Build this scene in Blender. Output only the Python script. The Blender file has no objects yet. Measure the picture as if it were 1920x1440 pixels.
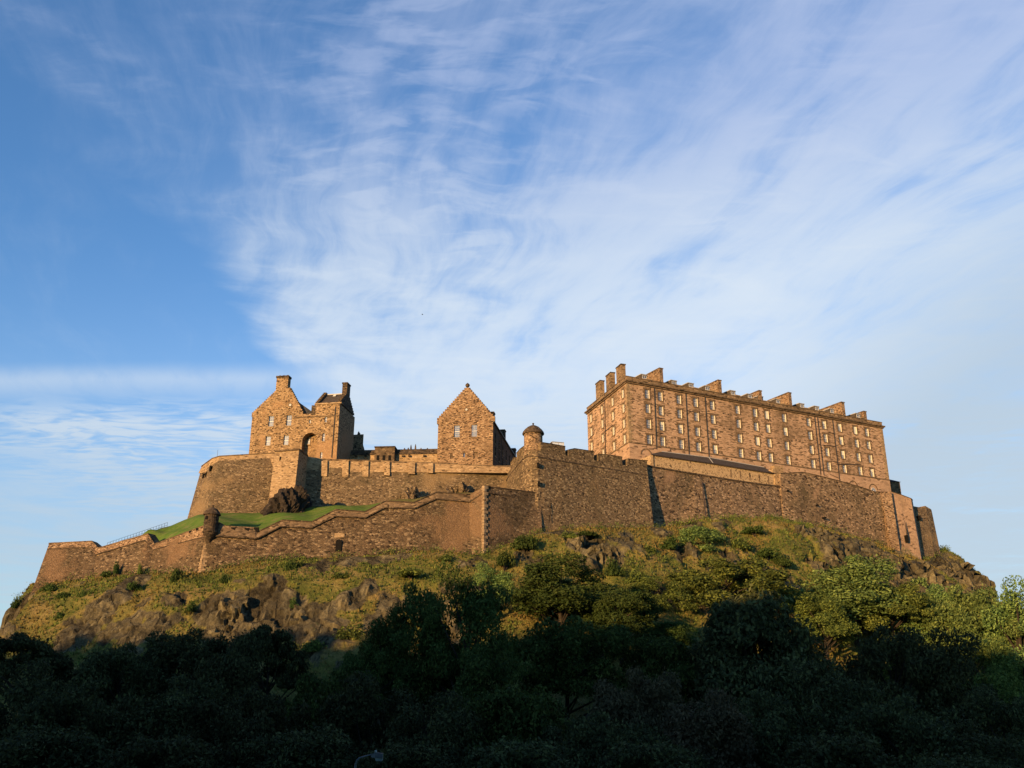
import bpy, math, random
import numpy as np
from mathutils import Vector
R = math.radians
random.seed(7)
scene = bpy.context.scene
COL = scene.collection

# ------------------------------------------------------------------ camera
F, PITCH, CZ = 1750.0, R(19.2), 13.0
CAM = Vector((0, 0, CZ))
cd = bpy.data.cameras.new('camera'); cam = bpy.data.objects.new('camera', cd); COL.objects.link(cam)
cam.location = CAM; cam.rotation_euler = (R(90) + PITCH, 0, 0)
cd.sensor_fit = 'HORIZONTAL'; cd.sensor_width = 36.0; cd.lens = 36.0 * F / 1920.0
cd.clip_start = 0.5; cd.clip_end = 6000
scene.camera = cam

# ------------------------------------------------------------------ light
SUN_E, SUN_A = R(7.2), R(35)          # elevation; angle to the left of straight behind the camera
sl = bpy.data.lights.new('sun', 'SUN'); sl.energy = 5.0; sl.angle = R(0.5); sl.color = (1.0, 0.615, 0.26)
so = bpy.data.objects.new('sun', sl); COL.objects.link(so)
to_sun = Vector((-math.sin(SUN_A) * math.cos(SUN_E), -math.cos(SUN_A) * math.cos(SUN_E), math.sin(SUN_E)))
so.rotation_euler = to_sun.to_track_quat('Z', 'Y').to_euler()
scene.view_settings.view_transform = 'Standard'; scene.view_settings.look = 'None'
scene.view_settings.exposure = 1.0; scene.view_settings.gamma = 1.0


class NT:                                  # small node-tree writer
    def __init__(s, tree): s.t = tree; s.n = tree.nodes; s.l = tree.links
    def new(s, typ, **kw):
        nd = s.n.new(typ)
        for k, v in kw.items(): setattr(nd, k, v)
        return nd
    def put(s, sock, v):
        if isinstance(v, bpy.types.NodeSocket): s.l.new(v, sock)
        elif v is not None: sock.default_value = v
    def math(s, op, a, b=None, c=None, clamp=False):
        m = s.new('ShaderNodeMath', operation=op, use_clamp=clamp)
        for i, v in enumerate((a, b, c)):
            if v is not None: s.put(m.inputs[i], v)
        return m.outputs[0]
    def mix(s, fac, a, b, blend='MIX'):
        m = s.new('ShaderNodeMix', data_type='RGBA', blend_type=blend)
        s.put(m.inputs[0], fac); s.put(m.inputs[6], a); s.put(m.inputs[7], b)
        return m.outputs[2]
    def rng(s, v, a, b, c=0.0, d=1.0, smooth=True):
        m = s.new('ShaderNodeMapRange', interpolation_type='SMOOTHSTEP' if smooth else 'LINEAR')
        s.put(m.inputs[0], v)
        for i, x in enumerate((a, b, c, d)): s.put(m.inputs[i + 1], x)
        return m.outputs[0]
    def noise(s, vec, scale, detail=4, rough=0.55, dist=0.0, lac=2.0):
        m = s.new('ShaderNodeTexNoise')
        s.put(m.inputs['Vector'], vec); s.put(m.inputs['Scale'], scale); m.inputs['Detail'].default_value = detail
        m.inputs['Roughness'].default_value = rough; m.inputs['Distortion'].default_value = dist; m.inputs['Lacunarity'].default_value = lac
        return m.outputs['Fac']
    def map(s, vec, scale=(1, 1, 1), rot=(0, 0, 0), loc=(0, 0, 0)):
        m = s.new('ShaderNodeMapping'); s.put(m.inputs[0], vec)
        m.inputs['Scale'].default_value = scale; m.inputs['Rotation'].default_value = rot; m.inputs['Location'].default_value = loc
        return m.outputs[0]
    def ramp(s, v, stops):
        m = s.new('ShaderNodeValToRGB'); s.put(m.inputs[0], v); e = m.color_ramp.elements
        while len(e) < len(stops): e.new(0.5)
        for el, (p, c) in zip(e, stops): el.position = p; el.color = (*c, 1) if len(c) == 3 else c
        return m.outputs[0]


# ------------------------------------------------------------------ sky
world = bpy.data.worlds.new('World'); scene.world = world; world.use_nodes = True
def build_sky():
    t = NT(world.node_tree); t.n.clear()
    sky = t.new('ShaderNodeTexSky', sky_type='NISHITA'); sky.sun_disc = False
    sky.sun_elevation = SUN_E; sky.sun_rotation = R(180) + SUN_A
    sky.altitude = 100; sky.air_density = 1.0; sky.dust_density = 0.3; sky.ozone_density = 1.6
    tc = t.new('ShaderNodeTexCoord'); d = tc.outputs['Generated']
    sp = t.new('ShaderNodeSeparateXYZ'); t.put(sp.inputs[0], d)
    z = t.math('MAXIMUM', sp.outputs[2], 0.03)
    px = t.math('DIVIDE', sp.outputs[0], z); py = t.math('DIVIDE', sp.outputs[1], z)
    cb = t.new('ShaderNodeCombineXYZ'); t.put(cb.inputs[0], px); t.put(cb.inputs[1], py); p = cb.outputs[0]
    w = t.new('ShaderNodeTexNoise'); t.put(w.inputs['Vector'], p); w.inputs['Scale'].default_value = 1.1; w.inputs['Detail'].default_value = 3
    wv = t.new('ShaderNodeVectorMath', operation='SUBTRACT'); t.put(wv.inputs[0], w.outputs['Color']); wv.inputs[1].default_value = (.5, .5, .5)
    ws = t.new('ShaderNodeVectorMath', operation='SCALE'); t.put(ws.inputs[0], wv.outputs[0]); ws.inputs['Scale'].default_value = 0.42
    wa = t.new('ShaderNodeVectorMath', operation='ADD'); t.put(wa.inputs[0], p); t.put(wa.inputs[1], ws.outputs[0]); q = wa.outputs[0]
    sq = t.new('ShaderNodeSeparateXYZ'); t.put(sq.inputs[0], q)
    def slant(k, a, b):        # noise drawn out along lines x + k y = const
        cn = t.new('ShaderNodeCombineXYZ'); t.put(cn.inputs[0], t.math('MULTIPLY', t.math('ADD', sq.outputs[0], t.math('MULTIPLY', sq.outputs[1], k)), a)); t.put(cn.inputs[1], t.math('MULTIPLY', sq.outputs[1], b))
        return cn.outputs[0]
    streak = t.noise(slant(0.20, 3.6, 0.85), 1.0, 9, 0.60, 0.25)
    fine = t.noise(slant(0.30, 11.0, 2.6), 1.0, 9, 0.62, 0.35)
    puff = t.noise(t.map(q, (1.9, 2.3, 1), (0, 0, R(20))), 1.0, 8, 0.55, 0.2)
    big = t.noise(p, 0.75, 3, 0.5); bigc = t.math('SUBTRACT', big, 0.5)
    ripple = t.noise(t.map(q, (8.0, 17.0, 1)), 1.0, 4, 0.55, 0.5)
    # cover of the high cloud: begins along one line, thickens to the right
    edge = t.math('ADD', px, t.math('ADD', t.math('MULTIPLY', bigc, 0.55), t.math('MULTIPLY', t.math('SUBTRACT', puff, 0.5), 0.35)))
    m1 = t.rng(edge, -0.80, -0.56)
    thick = t.rng(edge, -0.35, 0.75)
    far = t.rng(py, 1.15, 2.2)
    v1 = t.math('ADD', t.math('MULTIPLY', streak, 0.44), t.math('ADD', t.math('MULTIPLY', puff, 0.30), t.math('MULTIPLY', fine, 0.26)))
    lo = t.math('SUBTRACT', 0.42, t.math('ADD', t.math('MULTIPLY', thick, 0.06), t.math('MULTIPLY', far, 0.07)))
    c1 = t.math('MULTIPLY', t.rng(v1, lo, t.math('ADD', lo, 0.20)), m1)
    c1 = t.math('MULTIPLY', c1, t.rng(t.math('ADD', far, thick), 0.0, 1.2, 0.28, 0.62))
    rip = t.math('MULTIPLY', t.math('MULTIPLY', t.rng(ripple, 0.40, 0.66), t.rng(puff, 0.42, 0.62)), t.math('MULTIPLY', m1, 0.40))
    veil = t.math('MULTIPLY', t.math('MULTIPLY', m1, t.rng(v1, 0.38, 0.64, 0.45, 1.05)), t.math('ADD', t.math('MULTIPLY', thick, 0.44), t.math('MULTIPLY', far, 0.36)))
    # rippled far cloud low on the left
    m2 = t.math('MULTIPLY', t.rng(py, 2.9, 3.35), t.rng(t.math('ADD', px, t.math('MULTIPLY', bigc, 2.2)), -2.5, -1.3))
    c2 = t.math('MULTIPLY', t.math('MULTIPLY', t.rng(t.math('ADD', t.math('MULTIPLY', ripple, 0.55), t.math('MULTIPLY', puff, 0.45)), 0.40, 0.60), m2), 0.85)
    sheen = t.math('MULTIPLY', t.math('MULTIPLY', m1, t.rng(py, 1.7, 2.9)), t.rng(puff, 0.3, 0.65, 0.10, 0.46))
    # lowest bank and thinning far haze
    c3 = t.math('MULTIPLY', t.math('MULTIPLY', t.rng(py, 3.5, 5.0), t.rng(puff, 0.30, 0.66)), 0.6)
    hz_ = t.math('MULTIPLY', t.rng(py, 1.5, 6.0), 0.62)
    # one thin bright band with a soft lower side
    bw = t.math('ADD', py, t.math('ADD', t.math('MULTIPLY', px, 0.05), t.math('MULTIPLY', bigc, 0.20)))
    ban = t.math('MULTIPLY', t.rng(bw, 2.58, 2.78), t.rng(bw, 3.05, 2.74))
    c4 = t.math('MULTIPLY', t.math('MULTIPLY', ban, t.rng(fine, 0.15, 0.6, 0.55, 1.0)), t.math('MULTIPLY', t.rng(px, -0.2, -0.8), 0.50))
    # faint wisps everywhere
    c5 = t.math('MULTIPLY', t.rng(v1, 0.47, 0.75), 0.13)
    c = 1.0
    for k in (sheen, c1, rip, veil, c2, c3, hz_, c4, c5): c = t.math('MULTIPLY', c, t.math('SUBTRACT', 1.0, k))
    c = t.math('SUBTRACT', 1.0, c)
    # cloud cover cut overhead and outside the view to lower the ambient light
    c = t.math('MULTIPLY', c, t.math('MULTIPLY', t.math('MULTIPLY', t.rng(py, -0.6, 0.9), t.rng(t.math('SUBTRACT', px, t.math('MULTIPLY', py, 0.75)), 0.9, 0.0)), 0.92))
    tint = t.mix(1.0, sky.outputs[0], (*SKY_TINT, 1), 'MULTIPLY')
    cc = t.mix(t.rng(sp.outputs[2], 0.62, 0.40), CLOUD_HI, CLOUD_LO)
    cc = t.mix(t.math('MAXIMUM', t.rng(sp.outputs[2], 0.36, 0.14), t.math('MULTIPLY', t.rng(px, 0.55, 1.6), t.rng(sp.outputs[2], 0.56, 0.36))), cc, CLOUD_FAR)
    col = t.mix(c, tint, cc)
    bg = t.new('ShaderNodeBackground'); t.put(bg.inputs[0], col); bg.inputs[1].default_value = SKY_STR
    out = t.new('ShaderNodeOutputWorld'); t.l.new(bg.outputs[0], out.inputs[0])
SKY_STR = 0.06; _g = 1 / (SKY_STR * 2)
SKY_TINT = (1.16, 1.78, 2.56); CLOUD_HI = (.52 * _g, .61 * _g, .84 * _g, 1); CLOUD_LO = (.76 * _g, .84 * _g, .92 * _g, 1); CLOUD_FAR = (.53 * _g, .625 * _g, .71 * _g, 1)
build_sky()
world.cycles.sampling_method = 'MANUAL'; world.cycles.sample_map_resolution = 512

# ------------------------------------------------------------------ pixel <-> world (1920 x 1440 photograph)
SP, CP = math.sin(PITCH), math.cos(PITCH)
def ray(px, py):
    u = (px - 960) / F; v = (720 - py) / F
    return Vector((u, CP - v * SP, SP + v * CP))
def P(px, py, Y):
    r = ray(px, py); return CAM + r * (Y / r.y)
def Pz(px, py, z):
    r = ray(px, py); return CAM + r * ((z - CZ) / r.z)

# ------------------------------------------------------------------ numpy noise
def _hash(i, j, k, s):
    n = (i.astype(np.int64) * 374761393 + j.astype(np.int64) * 668265263 + k.astype(np.int64) * 2147483647 + s * 1274126177) & 0xffffffff
    n = ((n ^ (n >> 13)) * 1274126177) & 0xffffffff
    n = ((n ^ (n >> 16)) * 2246822519) & 0xffffffff
    return ((n ^ (n >> 15)) & 0xffffff) / float(0xffffff)
def vnoise(p, s=0):
    f = np.floor(p); w = p - f; w = w * w * (3 - 2 * w); i, j, k = f[:, 0], f[:, 1], f[:, 2]
    r = 0
    for a in (0, 1):
        for b in (0, 1):
            for c in (0, 1):
                r = r + _hash(i + a, j + b, k + c, s) * (w[:, 0] if a else 1 - w[:, 0]) * (w[:, 1] if b else 1 - w[:, 1]) * (w[:, 2] if c else 1 - w[:, 2])
    return r
def fbm(p, oct=5, s=0, g=0.5):
    a, r, t = 1.0, 0, 0
    for o in range(oct):
        r = r + a * vnoise(p * (2.03 ** o) + o * 17.3, s + o); t += a; a *= g
    return r / t
def worley(p, s=0, off=None):
    f = np.floor(p); d1 = np.full(len(p), 9.0); d2 = np.full(len(p), 9.0); cell = np.zeros(len(p))
    for a in (-1, 0, 1):
        for b in (-1, 0, 1):
            for c in (-1, 0, 1):
                i, j, k = f[:, 0] + a, f[:, 1] + b, f[:, 2] + c
                q = np.stack([i + _hash(i, j, k, s), j + _hash(i, j, k, s + 1), k + _hash(i, j, k, s + 2)], 1)
                d = np.sqrt(((q - p) ** 2).sum(1)); h = _hash(i, j, k, s + 3)
                near = d < d1
                if off is not None: off[near] = (p - q)[near]
                d2 = np.where(near, d1, np.minimum(d2, d)); cell = np.where(near, h, cell); d1 = np.where(near, d, d1)
    return d1, d2, cell

# ------------------------------------------------------------------ materials
MAT = {}; KS = (0.72, 0.66, 0.58)
def new_mat(name):
    m = bpy.data.materials.new(name); m.use_nodes = True; t = NT(m.node_tree)
    b = t.n['Principled BSDF']; MAT[name] = m
    return m, t, b
def c4(c): return (*c, 1.0)
def scale_c(c, k): return tuple(x * (k[i] if isinstance(k, tuple) else k) for i, x in enumerate(c))

def stone(name, light, mid, dark, mortar, cell=1.6, zst=1.7, stain=(0.05, 0.04, 0.03), stain_amt=0.5, bump=0.5, streak=0.35, big=0.12, mort=0.05, patch=None, soot=0.13):
    light, mid, dark, mortar, stain = [scale_c(c, KS) for c in (light, mid, dark, mortar, stain)]; cell *= 1.75
    if patch: patch = scale_c(patch, KS)
    m, t, b = new_mat(name)
    tc = t.new('ShaderNodeTexCoord'); co = tc.outputs['Object']
    w = t.new('ShaderNodeTexNoise'); t.put(w.inputs['Vector'], co); w.inputs['Scale'].default_value = 1.9; w.inputs['Detail'].default_value = 3
    wm = t.new('ShaderNodeVectorMath', operation='SCALE'); t.put(wm.inputs[0], w.outputs['Color']); wm.inputs['Scale'].default_value = 0.28
    wa = t.new('ShaderNodeVectorMath', operation='ADD'); t.put(wa.inputs[0], co); t.put(wa.inputs[1], wm.outputs[0])
    v = t.map(wa.outputs[0], (1, 1, zst))
    vo = t.new('ShaderNodeTexVoronoi', feature='F1'); t.put(vo.inputs['Vector'], v); vo.inputs['Scale'].default_value = cell
    ve = t.new('ShaderNodeTexVoronoi', feature='DISTANCE_TO_EDGE'); t.put(ve.inputs['Vector'], v); ve.inputs['Scale'].default_value = cell
    sr = t.new('ShaderNodeSeparateColor'); t.put(sr.inputs[0], vo.outputs['Color'])
    col = t.ramp(sr.outputs[0], [(0.0, dark), (0.28, mid), (0.68, mid), (0.9, light), (1.0, light)])
    # a few stones that are much darker, as open joints and soot
    col = t.mix(t.rng(sr.outputs[1], 1 - soot, 1 - soot + 0.06), col, c4(scale_c(dark, 0.5)))
    mo = t.rng(ve.outputs['Distance'], 0.0, mort, 1, 0)
    col = t.mix(t.math('MULTIPLY', mo, 0.6), col, c4(mortar))
    n1 = t.noise(co, big, 6, 0.62, 0.6)
    st = t.rng(n1, 0.44, 0.66)
    n2 = t.noise(t.map(co, (0.55, 0.55, 0.07)), 1.0, 5, 0.6)
    sk = t.math('MULTIPLY', t.rng(n2, 0.48, 0.75), streak)
    n3 = t.noise(co, 0.9, 6, 0.65)
    col = t.mix(t.math('MULTIPLY', t.math('MULTIPLY', st, t.rng(n3, 0.25, 0.65)), stain_amt), col, c4(stain))
    col = t.mix(sk, col, c4(scale_c(stain, 1.3)))
    if patch:
        pn = t.noise(co, big * 0.8, 4, 0.6, 0.4)
        col = t.mix(t.math('MULTIPLY', t.rng(pn, 0.53, 0.64), 0.75), col, c4(patch))
    n4 = t.noise(co, 5.0, 5, 0.7)
    col = t.mix(0.55, col, t.ramp(n4, [(0.25, (0.45, 0.45, 0.45)), (0.75, (1.35, 1.35, 1.35))]), 'MULTIPLY')
    t.put(b.inputs['Base Color'], col); b.inputs['Roughness'].default_value = 0.92; b.inputs['Specular IOR Level'].default_value = 0.15
    bp = t.new('ShaderNodeBump'); bp.inputs['Strength'].default_value = bump; bp.inputs['Distance'].default_value = 0.16
    hgt = t.math('ADD', t.math('MULTIPLY', t.rng(ve.outputs['Distance'], 0.0, 0.16), 0.6), t.math('ADD', t.math('MULTIPLY', sr.outputs[2], 0.55), t.math('MULTIPLY', n4, 0.35)))
    t.put(bp.inputs['Height'], hgt); t.put(b.inputs['Normal'], bp.outputs[0])
    return m

stone('rubble_dark', (0.36, 0.285, 0.19), (0.195, 0.147, 0.095), (0.12, 0.09, 0.06), (0.13, 0.10, 0.07), cell=1.35, zst=2.0, stain=(0.10, 0.085, 0.05), stain_amt=0.6, bump=0.7, streak=0.3, patch=(0.30, 0.22, 0.13))
stone('rubble_lower', (0.30, 0.235, 0.16), (0.15, 0.111, 0.073), (0.065, 0.049, 0.036), (0.09, 0.066, 0.048), cell=1.2, zst=1.9, stain=(0.085, 0.066, 0.04), stain_amt=0.75, bump=0.75, streak=0.5, patch=(0.24, 0.16, 0.10))
stone('rubble_curtain', (0.42, 0.33, 0.21), (0.215, 0.16, 0.10), (0.10, 0.075, 0.05), (0.14, 0.105, 0.065), cell=1.6, zst=1.6, stain=(0.11, 0.09, 0.05), stain_amt=0.65, bump=0.75, streak=0.3, patch=(0.30, 0.215, 0.12))
stone('rubble_recess', (0.48, 0.36, 0.25), (0.26, 0.19, 0.125), (0.09, 0.065, 0.05), (0.14, 0.10, 0.07), cell=1.2, zst=1.7, stain=(0.09, 0.075, 0.045), stain_amt=0.85, bump=0.8, streak=0.45, patch=(0.40, 0.27, 0.18))
stone('warm_ashlar', (0.55, 0.42, 0.27), (0.43, 0.315, 0.19), (0.27, 0.19, 0.115), (0.33, 0.24, 0.15), cell=1.15, zst=2.4, stain=(0.20, 0.145, 0.09), stain_amt=0.55, bump=0.45, streak=0.3)
stone('hospital_stone', (0.57, 0.42, 0.265), (0.40, 0.285, 0.17), (0.15, 0.105, 0.065), (0.24, 0.17, 0.105), cell=1.7, zst=1.9, stain=(0.17, 0.12, 0.075), stain_amt=0.6, bump=0.6, streak=0.45, patch=(0.44, 0.285, 0.165), soot=0.2)
stone('gable_stone', (0.56, 0.42, 0.285), (0.37, 0.255, 0.165), (0.13, 0.09, 0.06), (0.22, 0.155, 0.105), cell=1.5, zst=2.2, stain=(0.16, 0.11, 0.07), stain_amt=0.6, bump=0.7, streak=0.3, soot=0.2)
stone('barrack_stone', (0.66, 0.47, 0.34), (0.55, 0.385, 0.27), (0.27, 0.19, 0.125), (0.48, 0.34, 0.235), cell=0.75, zst=4.2, stain=(0.17, 0.122, 0.08), stain_amt=0.95, bump=0.35, streak=0.4, big=0.13, mort=0.03, soot=0.2)
stone('barrack_base', (0.58, 0.42, 0.31), (0.51, 0.36, 0.26), (0.38, 0.265, 0.19), (0.44, 0.31, 0.22), cell=0.6, zst=2.6, stain=(0.24, 0.17, 0.12), stain_amt=0.5, bump=0.2, streak=0.2, mort=0.02)
stone('dark_ashlar', (0.30, 0.225, 0.15), (0.20, 0.145, 0.095), (0.10, 0.075, 0.05), (0.12, 0.09, 0.06), cell=1.0, zst=2.2, stain=(0.05, 0.042, 0.032), stain_amt=0.7, bump=0.4, streak=0.4)
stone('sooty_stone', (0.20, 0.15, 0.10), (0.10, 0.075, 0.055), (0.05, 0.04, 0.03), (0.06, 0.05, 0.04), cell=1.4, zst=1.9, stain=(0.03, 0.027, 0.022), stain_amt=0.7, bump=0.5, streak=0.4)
stone('harled_wall', (0.54, 0.42, 0.27), (0.47, 0.355, 0.225), (0.22, 0.165, 0.11), (0.47, 0.355, 0.225), cell=2.1, zst=1.2, stain=(0.36, 0.27, 0.16), stain_amt=0.4, bump=0.3, streak=0.2)
stone('quoin_stone', (0.50, 0.39, 0.26), (0.37, 0.28, 0.18), (0.30, 0.22, 0.14), (0.3, 0.22, 0.14), cell=0.9, zst=1.8, stain=(0.22, 0.16, 0.1), stain_amt=0.5, bump=0.4, streak=0.2)
stone('surround_stone', (0.27, 0.195, 0.13), (0.19, 0.135, 0.09), (0.16, 0.115, 0.075), (0.18, 0.13, 0.09), cell=1.2, zst=1.0, stain=(0.12, 0.09, 0.06), stain_amt=0.5, bump=0.2, streak=0.2)

stone('parapet_stone', (0.44, 0.325, 0.21), (0.31, 0.222, 0.14), (0.14, 0.10, 0.065), (0.2, 0.145, 0.095), cell=0.9, zst=2.4, stain=(0.10, 0.078, 0.05), stain_amt=0.7, bump=0.4, streak=0.4)
stone('pink_ashlar', (0.44, 0.315, 0.235), (0.385, 0.272, 0.20), (0.28, 0.195, 0.14), (0.32, 0.225, 0.165), cell=0.8, zst=1.8, stain=(0.20, 0.145, 0.10), stain_amt=0.7, bump=0.3, streak=0.5)
def plain(name, col, rough=0.6, spec=0.3, metal=0.0, var=0.25, nscale=3.0):
    col = scale_c(col, 0.7)
    m, t, b = new_mat(name)
    tc = t.new('ShaderNodeTexCoord')
    n = t.noise(tc.outputs['Object'], nscale, 5, 0.6)
    t.put(b.inputs['Base Color'], t.mix(t.rng(n, 0.3, 0.7), c4(scale_c(col, 1 - var)), c4(scale_c(col, 1 + var))))
    b.inputs['Roughness'].default_value = rough; b.inputs['Specular IOR Level'].default_value = spec; b.inputs['Metallic'].default_value = metal
    return m
plain('slate', (0.045, 0.045, 0.05), 0.85, 0.1, var=0.4, nscale=2.2)
plain('slate_brown', (0.085, 0.068, 0.055), 0.85, 0.1, var=0.35, nscale=2.2)
plain('white_paint', (0.78, 0.74, 0.66), 0.5, 0.4, var=0.06)
plain('reveal_paint', (0.68, 0.58, 0.42), 0.7, 0.2, var=0.1)
plain('cast_iron', (0.035, 0.025, 0.02), 0.5, 0.4, var=0.3)
plain('void_dark', (0.012, 0.011, 0.010), 0.9, 0.05, var=0.2)
plain('blind_cloth', (0.72, 0.68, 0.58), 0.8, 0.1, var=0.06)
plain('lead', (0.42, 0.40, 0.37), 0.5, 0.4, var=0.12)
plain('blue_steel', (0.10, 0.13, 0.17), 0.45, 0.5, metal=0.4)
plain('lamp_metal', (0.12, 0.125, 0.13), 0.45, 0.5, metal=0.5)
plain('lamp_glass', (0.35, 0.40, 0.44), 0.25, 0.5)
plain('bark', (0.045, 0.035, 0.026), 0.9, 0.1, var=0.4)
plain('bird_feather', (0.03, 0.03, 0.035), 0.7, 0.2)
plain('asphalt', (0.05, 0.05, 0.052), 0.9, 0.2, var=0.2, nscale=0.5)
plain('town_stone', (0.25, 0.22, 0.18), 0.9, 0.2, var=0.2, nscale=0.3)

def glass(name, col, rough):
    m, t, b = new_mat(name)
    tc = t.new('ShaderNodeTexCoord'); oi = t.new('ShaderNodeObjectInfo')
    n = t.noise(tc.outputs['Object'], 0.8, 2)
    base = t.mix(t.math('MULTIPLY', oi.outputs['Random'], n), c4(col), c4(scale_c(col, 2.4)))
    t.put(b.inputs['Base Color'], base); b.inputs['Roughness'].default_value = rough
    b.inputs['Specular IOR Level'].default_value = 0.9; b.inputs['IOR'].default_value = 1.7
    bp = t.new('ShaderNodeBump'); bp.inputs['Strength'].default_value = 0.12; t.put(bp.inputs['Height'], n); t.put(b.inputs['Normal'], bp.outputs[0])
glass('window_glass', (0.05, 0.055, 0.06), 0.12)
glass('shelter_glass', (0.45, 0.47, 0.48), 0.12)

def leaf(name, a, b_, c, trans=0.25):
    m, t, b = new_mat(name)
    tc = t.new('ShaderNodeTexCoord'); oi = t.new('ShaderNodeObjectInfo'); g = t.new('ShaderNodeNewGeometry')
    n = t.noise(tc.outputs['Object'], 0.55, 3, 0.6)
    f = t.math('ADD', t.math('MULTIPLY', n, 0.6), t.math('MULTIPLY', g.outputs['Random Per Island'], 0.4))
    col = t.ramp(f, [(0.25, a), (0.5, b_), (0.75, c)])
    hs = t.new('ShaderNodeHueSaturation'); t.put(hs.inputs['Color'], col)
    t.put(hs.inputs['Hue'], t.rng(oi.outputs['Random'], 0, 1, 0.485, 0.515, False)); t.put(hs.inputs['Value'], t.rng(oi.outputs['Random'], 0, 1, 0.8, 1.2, False))
    t.put(b.inputs['Base Color'], hs.outputs[0]); b.inputs['Roughness'].default_value = 0.75; b.inputs['Specular IOR Level'].default_value = 0.06
    tr = t.new('ShaderNodeBsdfTranslucent'); t.put(tr.inputs[0], hs.outputs[0])
    mx = t.new('ShaderNodeMixShader'); mx.inputs[0].default_value = trans
    t.l.new(b.outputs[0], mx.inputs[1]); t.l.new(tr.outputs[0], mx.inputs[2]); t.l.new(mx.outputs[0], t.n['Material Output'].inputs[0])
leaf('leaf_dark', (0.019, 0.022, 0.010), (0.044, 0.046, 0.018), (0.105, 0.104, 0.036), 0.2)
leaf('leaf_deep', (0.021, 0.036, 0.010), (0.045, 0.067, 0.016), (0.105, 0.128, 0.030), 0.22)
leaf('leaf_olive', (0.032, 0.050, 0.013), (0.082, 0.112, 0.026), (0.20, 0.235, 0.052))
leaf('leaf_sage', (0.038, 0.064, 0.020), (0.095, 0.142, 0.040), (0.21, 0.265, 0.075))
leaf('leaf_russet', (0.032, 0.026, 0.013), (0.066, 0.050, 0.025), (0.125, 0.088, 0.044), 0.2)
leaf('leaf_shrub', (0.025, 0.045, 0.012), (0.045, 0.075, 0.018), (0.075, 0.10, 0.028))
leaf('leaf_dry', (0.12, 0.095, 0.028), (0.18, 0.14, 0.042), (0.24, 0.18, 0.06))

def terrain_mat():
    m, t, b = new_mat('hill_surface')
    tc = t.new('ShaderNodeTexCoord'); co = tc.outputs['Object']
    at = t.new('ShaderNodeAttribute', attribute_name='rock'); rk = at.outputs['Fac']
    n1 = t.noise(co, 0.16, 6, 0.65, 0.4); n2 = t.noise(co, 0.7, 6, 0.7); n3 = t.noise(co, 3.5, 5, 0.7)
    g = t.ramp(n1, [(0.32, (0.075, 0.085, 0.022)), (0.45, (0.15, 0.13, 0.035)), (0.55, (0.20, 0.155, 0.05)), (0.68, (0.27, 0.175, 0.075))])
    g = t.mix(t.rng(n2, 0.5, 0.72), g, (0.06, 0.075, 0.018, 1))
    g = t.mix(0.7, g, t.ramp(n3, [(0.3, (0.4, 0.4, 0.4)), (0.7, (1.35, 1.35, 1.35))]), 'MULTIPLY')
    n4 = t.noise(t.map(co, (1.1, 1.1, 0.26), (0.1, 0.25, 0)), 0.8, 8, 0.72, 0.3); n5 = t.noise(co, 2.2, 6, 0.75)
    r = t.ramp(n4, [(0.3, (0.045, 0.034, 0.024)), (0.5, (0.112, 0.089, 0.058)), (0.64, (0.185, 0.148, 0.096)), (0.76, (0.28, 0.225, 0.15))])
    tn = t.new('ShaderNodeAttribute', attribute_name='tone').outputs['Fac']
    r = t.mix(1.0, r, t.ramp(tn, [(0.1, (0.5, 0.47, 0.45)), (0.5, (0.9, 0.9, 0.9)), (0.9, (1.55, 1.5, 1.4))]), 'MULTIPLY')
    r = t.mix(0.8, r, t.ramp(n5, [(0.3, (0.4, 0.4, 0.4)), (0.7, (1.3, 1.3, 1.3))]), 'MULTIPLY')
    cv = t.new('ShaderNodeTexVoronoi', feature='DISTANCE_TO_EDGE'); t.put(cv.inputs['Vector'], t.map(co, (1.0, 1.0, 0.22), (0.12, 0.30, 0))); cv.inputs['Scale'].default_value = 0.36
    ck = t.rng(t.math('ADD', cv.outputs['Distance'], t.math('MULTIPLY', t.math('SUBTRACT', n5, 0.5), 0.12)), 0.0, 0.07, 1.0, 0.0)
    ck = t.math('MULTIPLY', ck, t.rng(n4, 0.42, 0.60)); r = t.mix(t.math('MULTIPLY', ck, 0.8), r, (0.018, 0.014, 0.011, 1))
    f = t.rng(t.math('ADD', rk, t.math('MULTIPLY', t.math('SUBTRACT', n2, 0.5), 0.9)), 0.42, 0.58)
    t.put(b.inputs['Base Color'], t.mix(1.0, t.mix(f, g, r), (0.88, 0.94, 0.84, 1), 'MULTIPLY')); b.inputs['Roughness'].default_value = 0.95; b.inputs['Specular IOR Level'].default_value = 0.1
    bp = t.new('ShaderNodeBump'); bp.inputs['Strength'].default_value = 0.9; bp.inputs['Distance'].default_value = 0.5
    t.put(bp.inputs['Height'], t.math('ADD', t.math('ADD', n5, t.math('MULTIPLY', n4, 0.8)), t.math('MULTIPLY', t.math('MULTIPLY', ck, rk), -1.2))); t.put(b.inputs['Normal'], bp.outputs[0])
terrain_mat()
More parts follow.
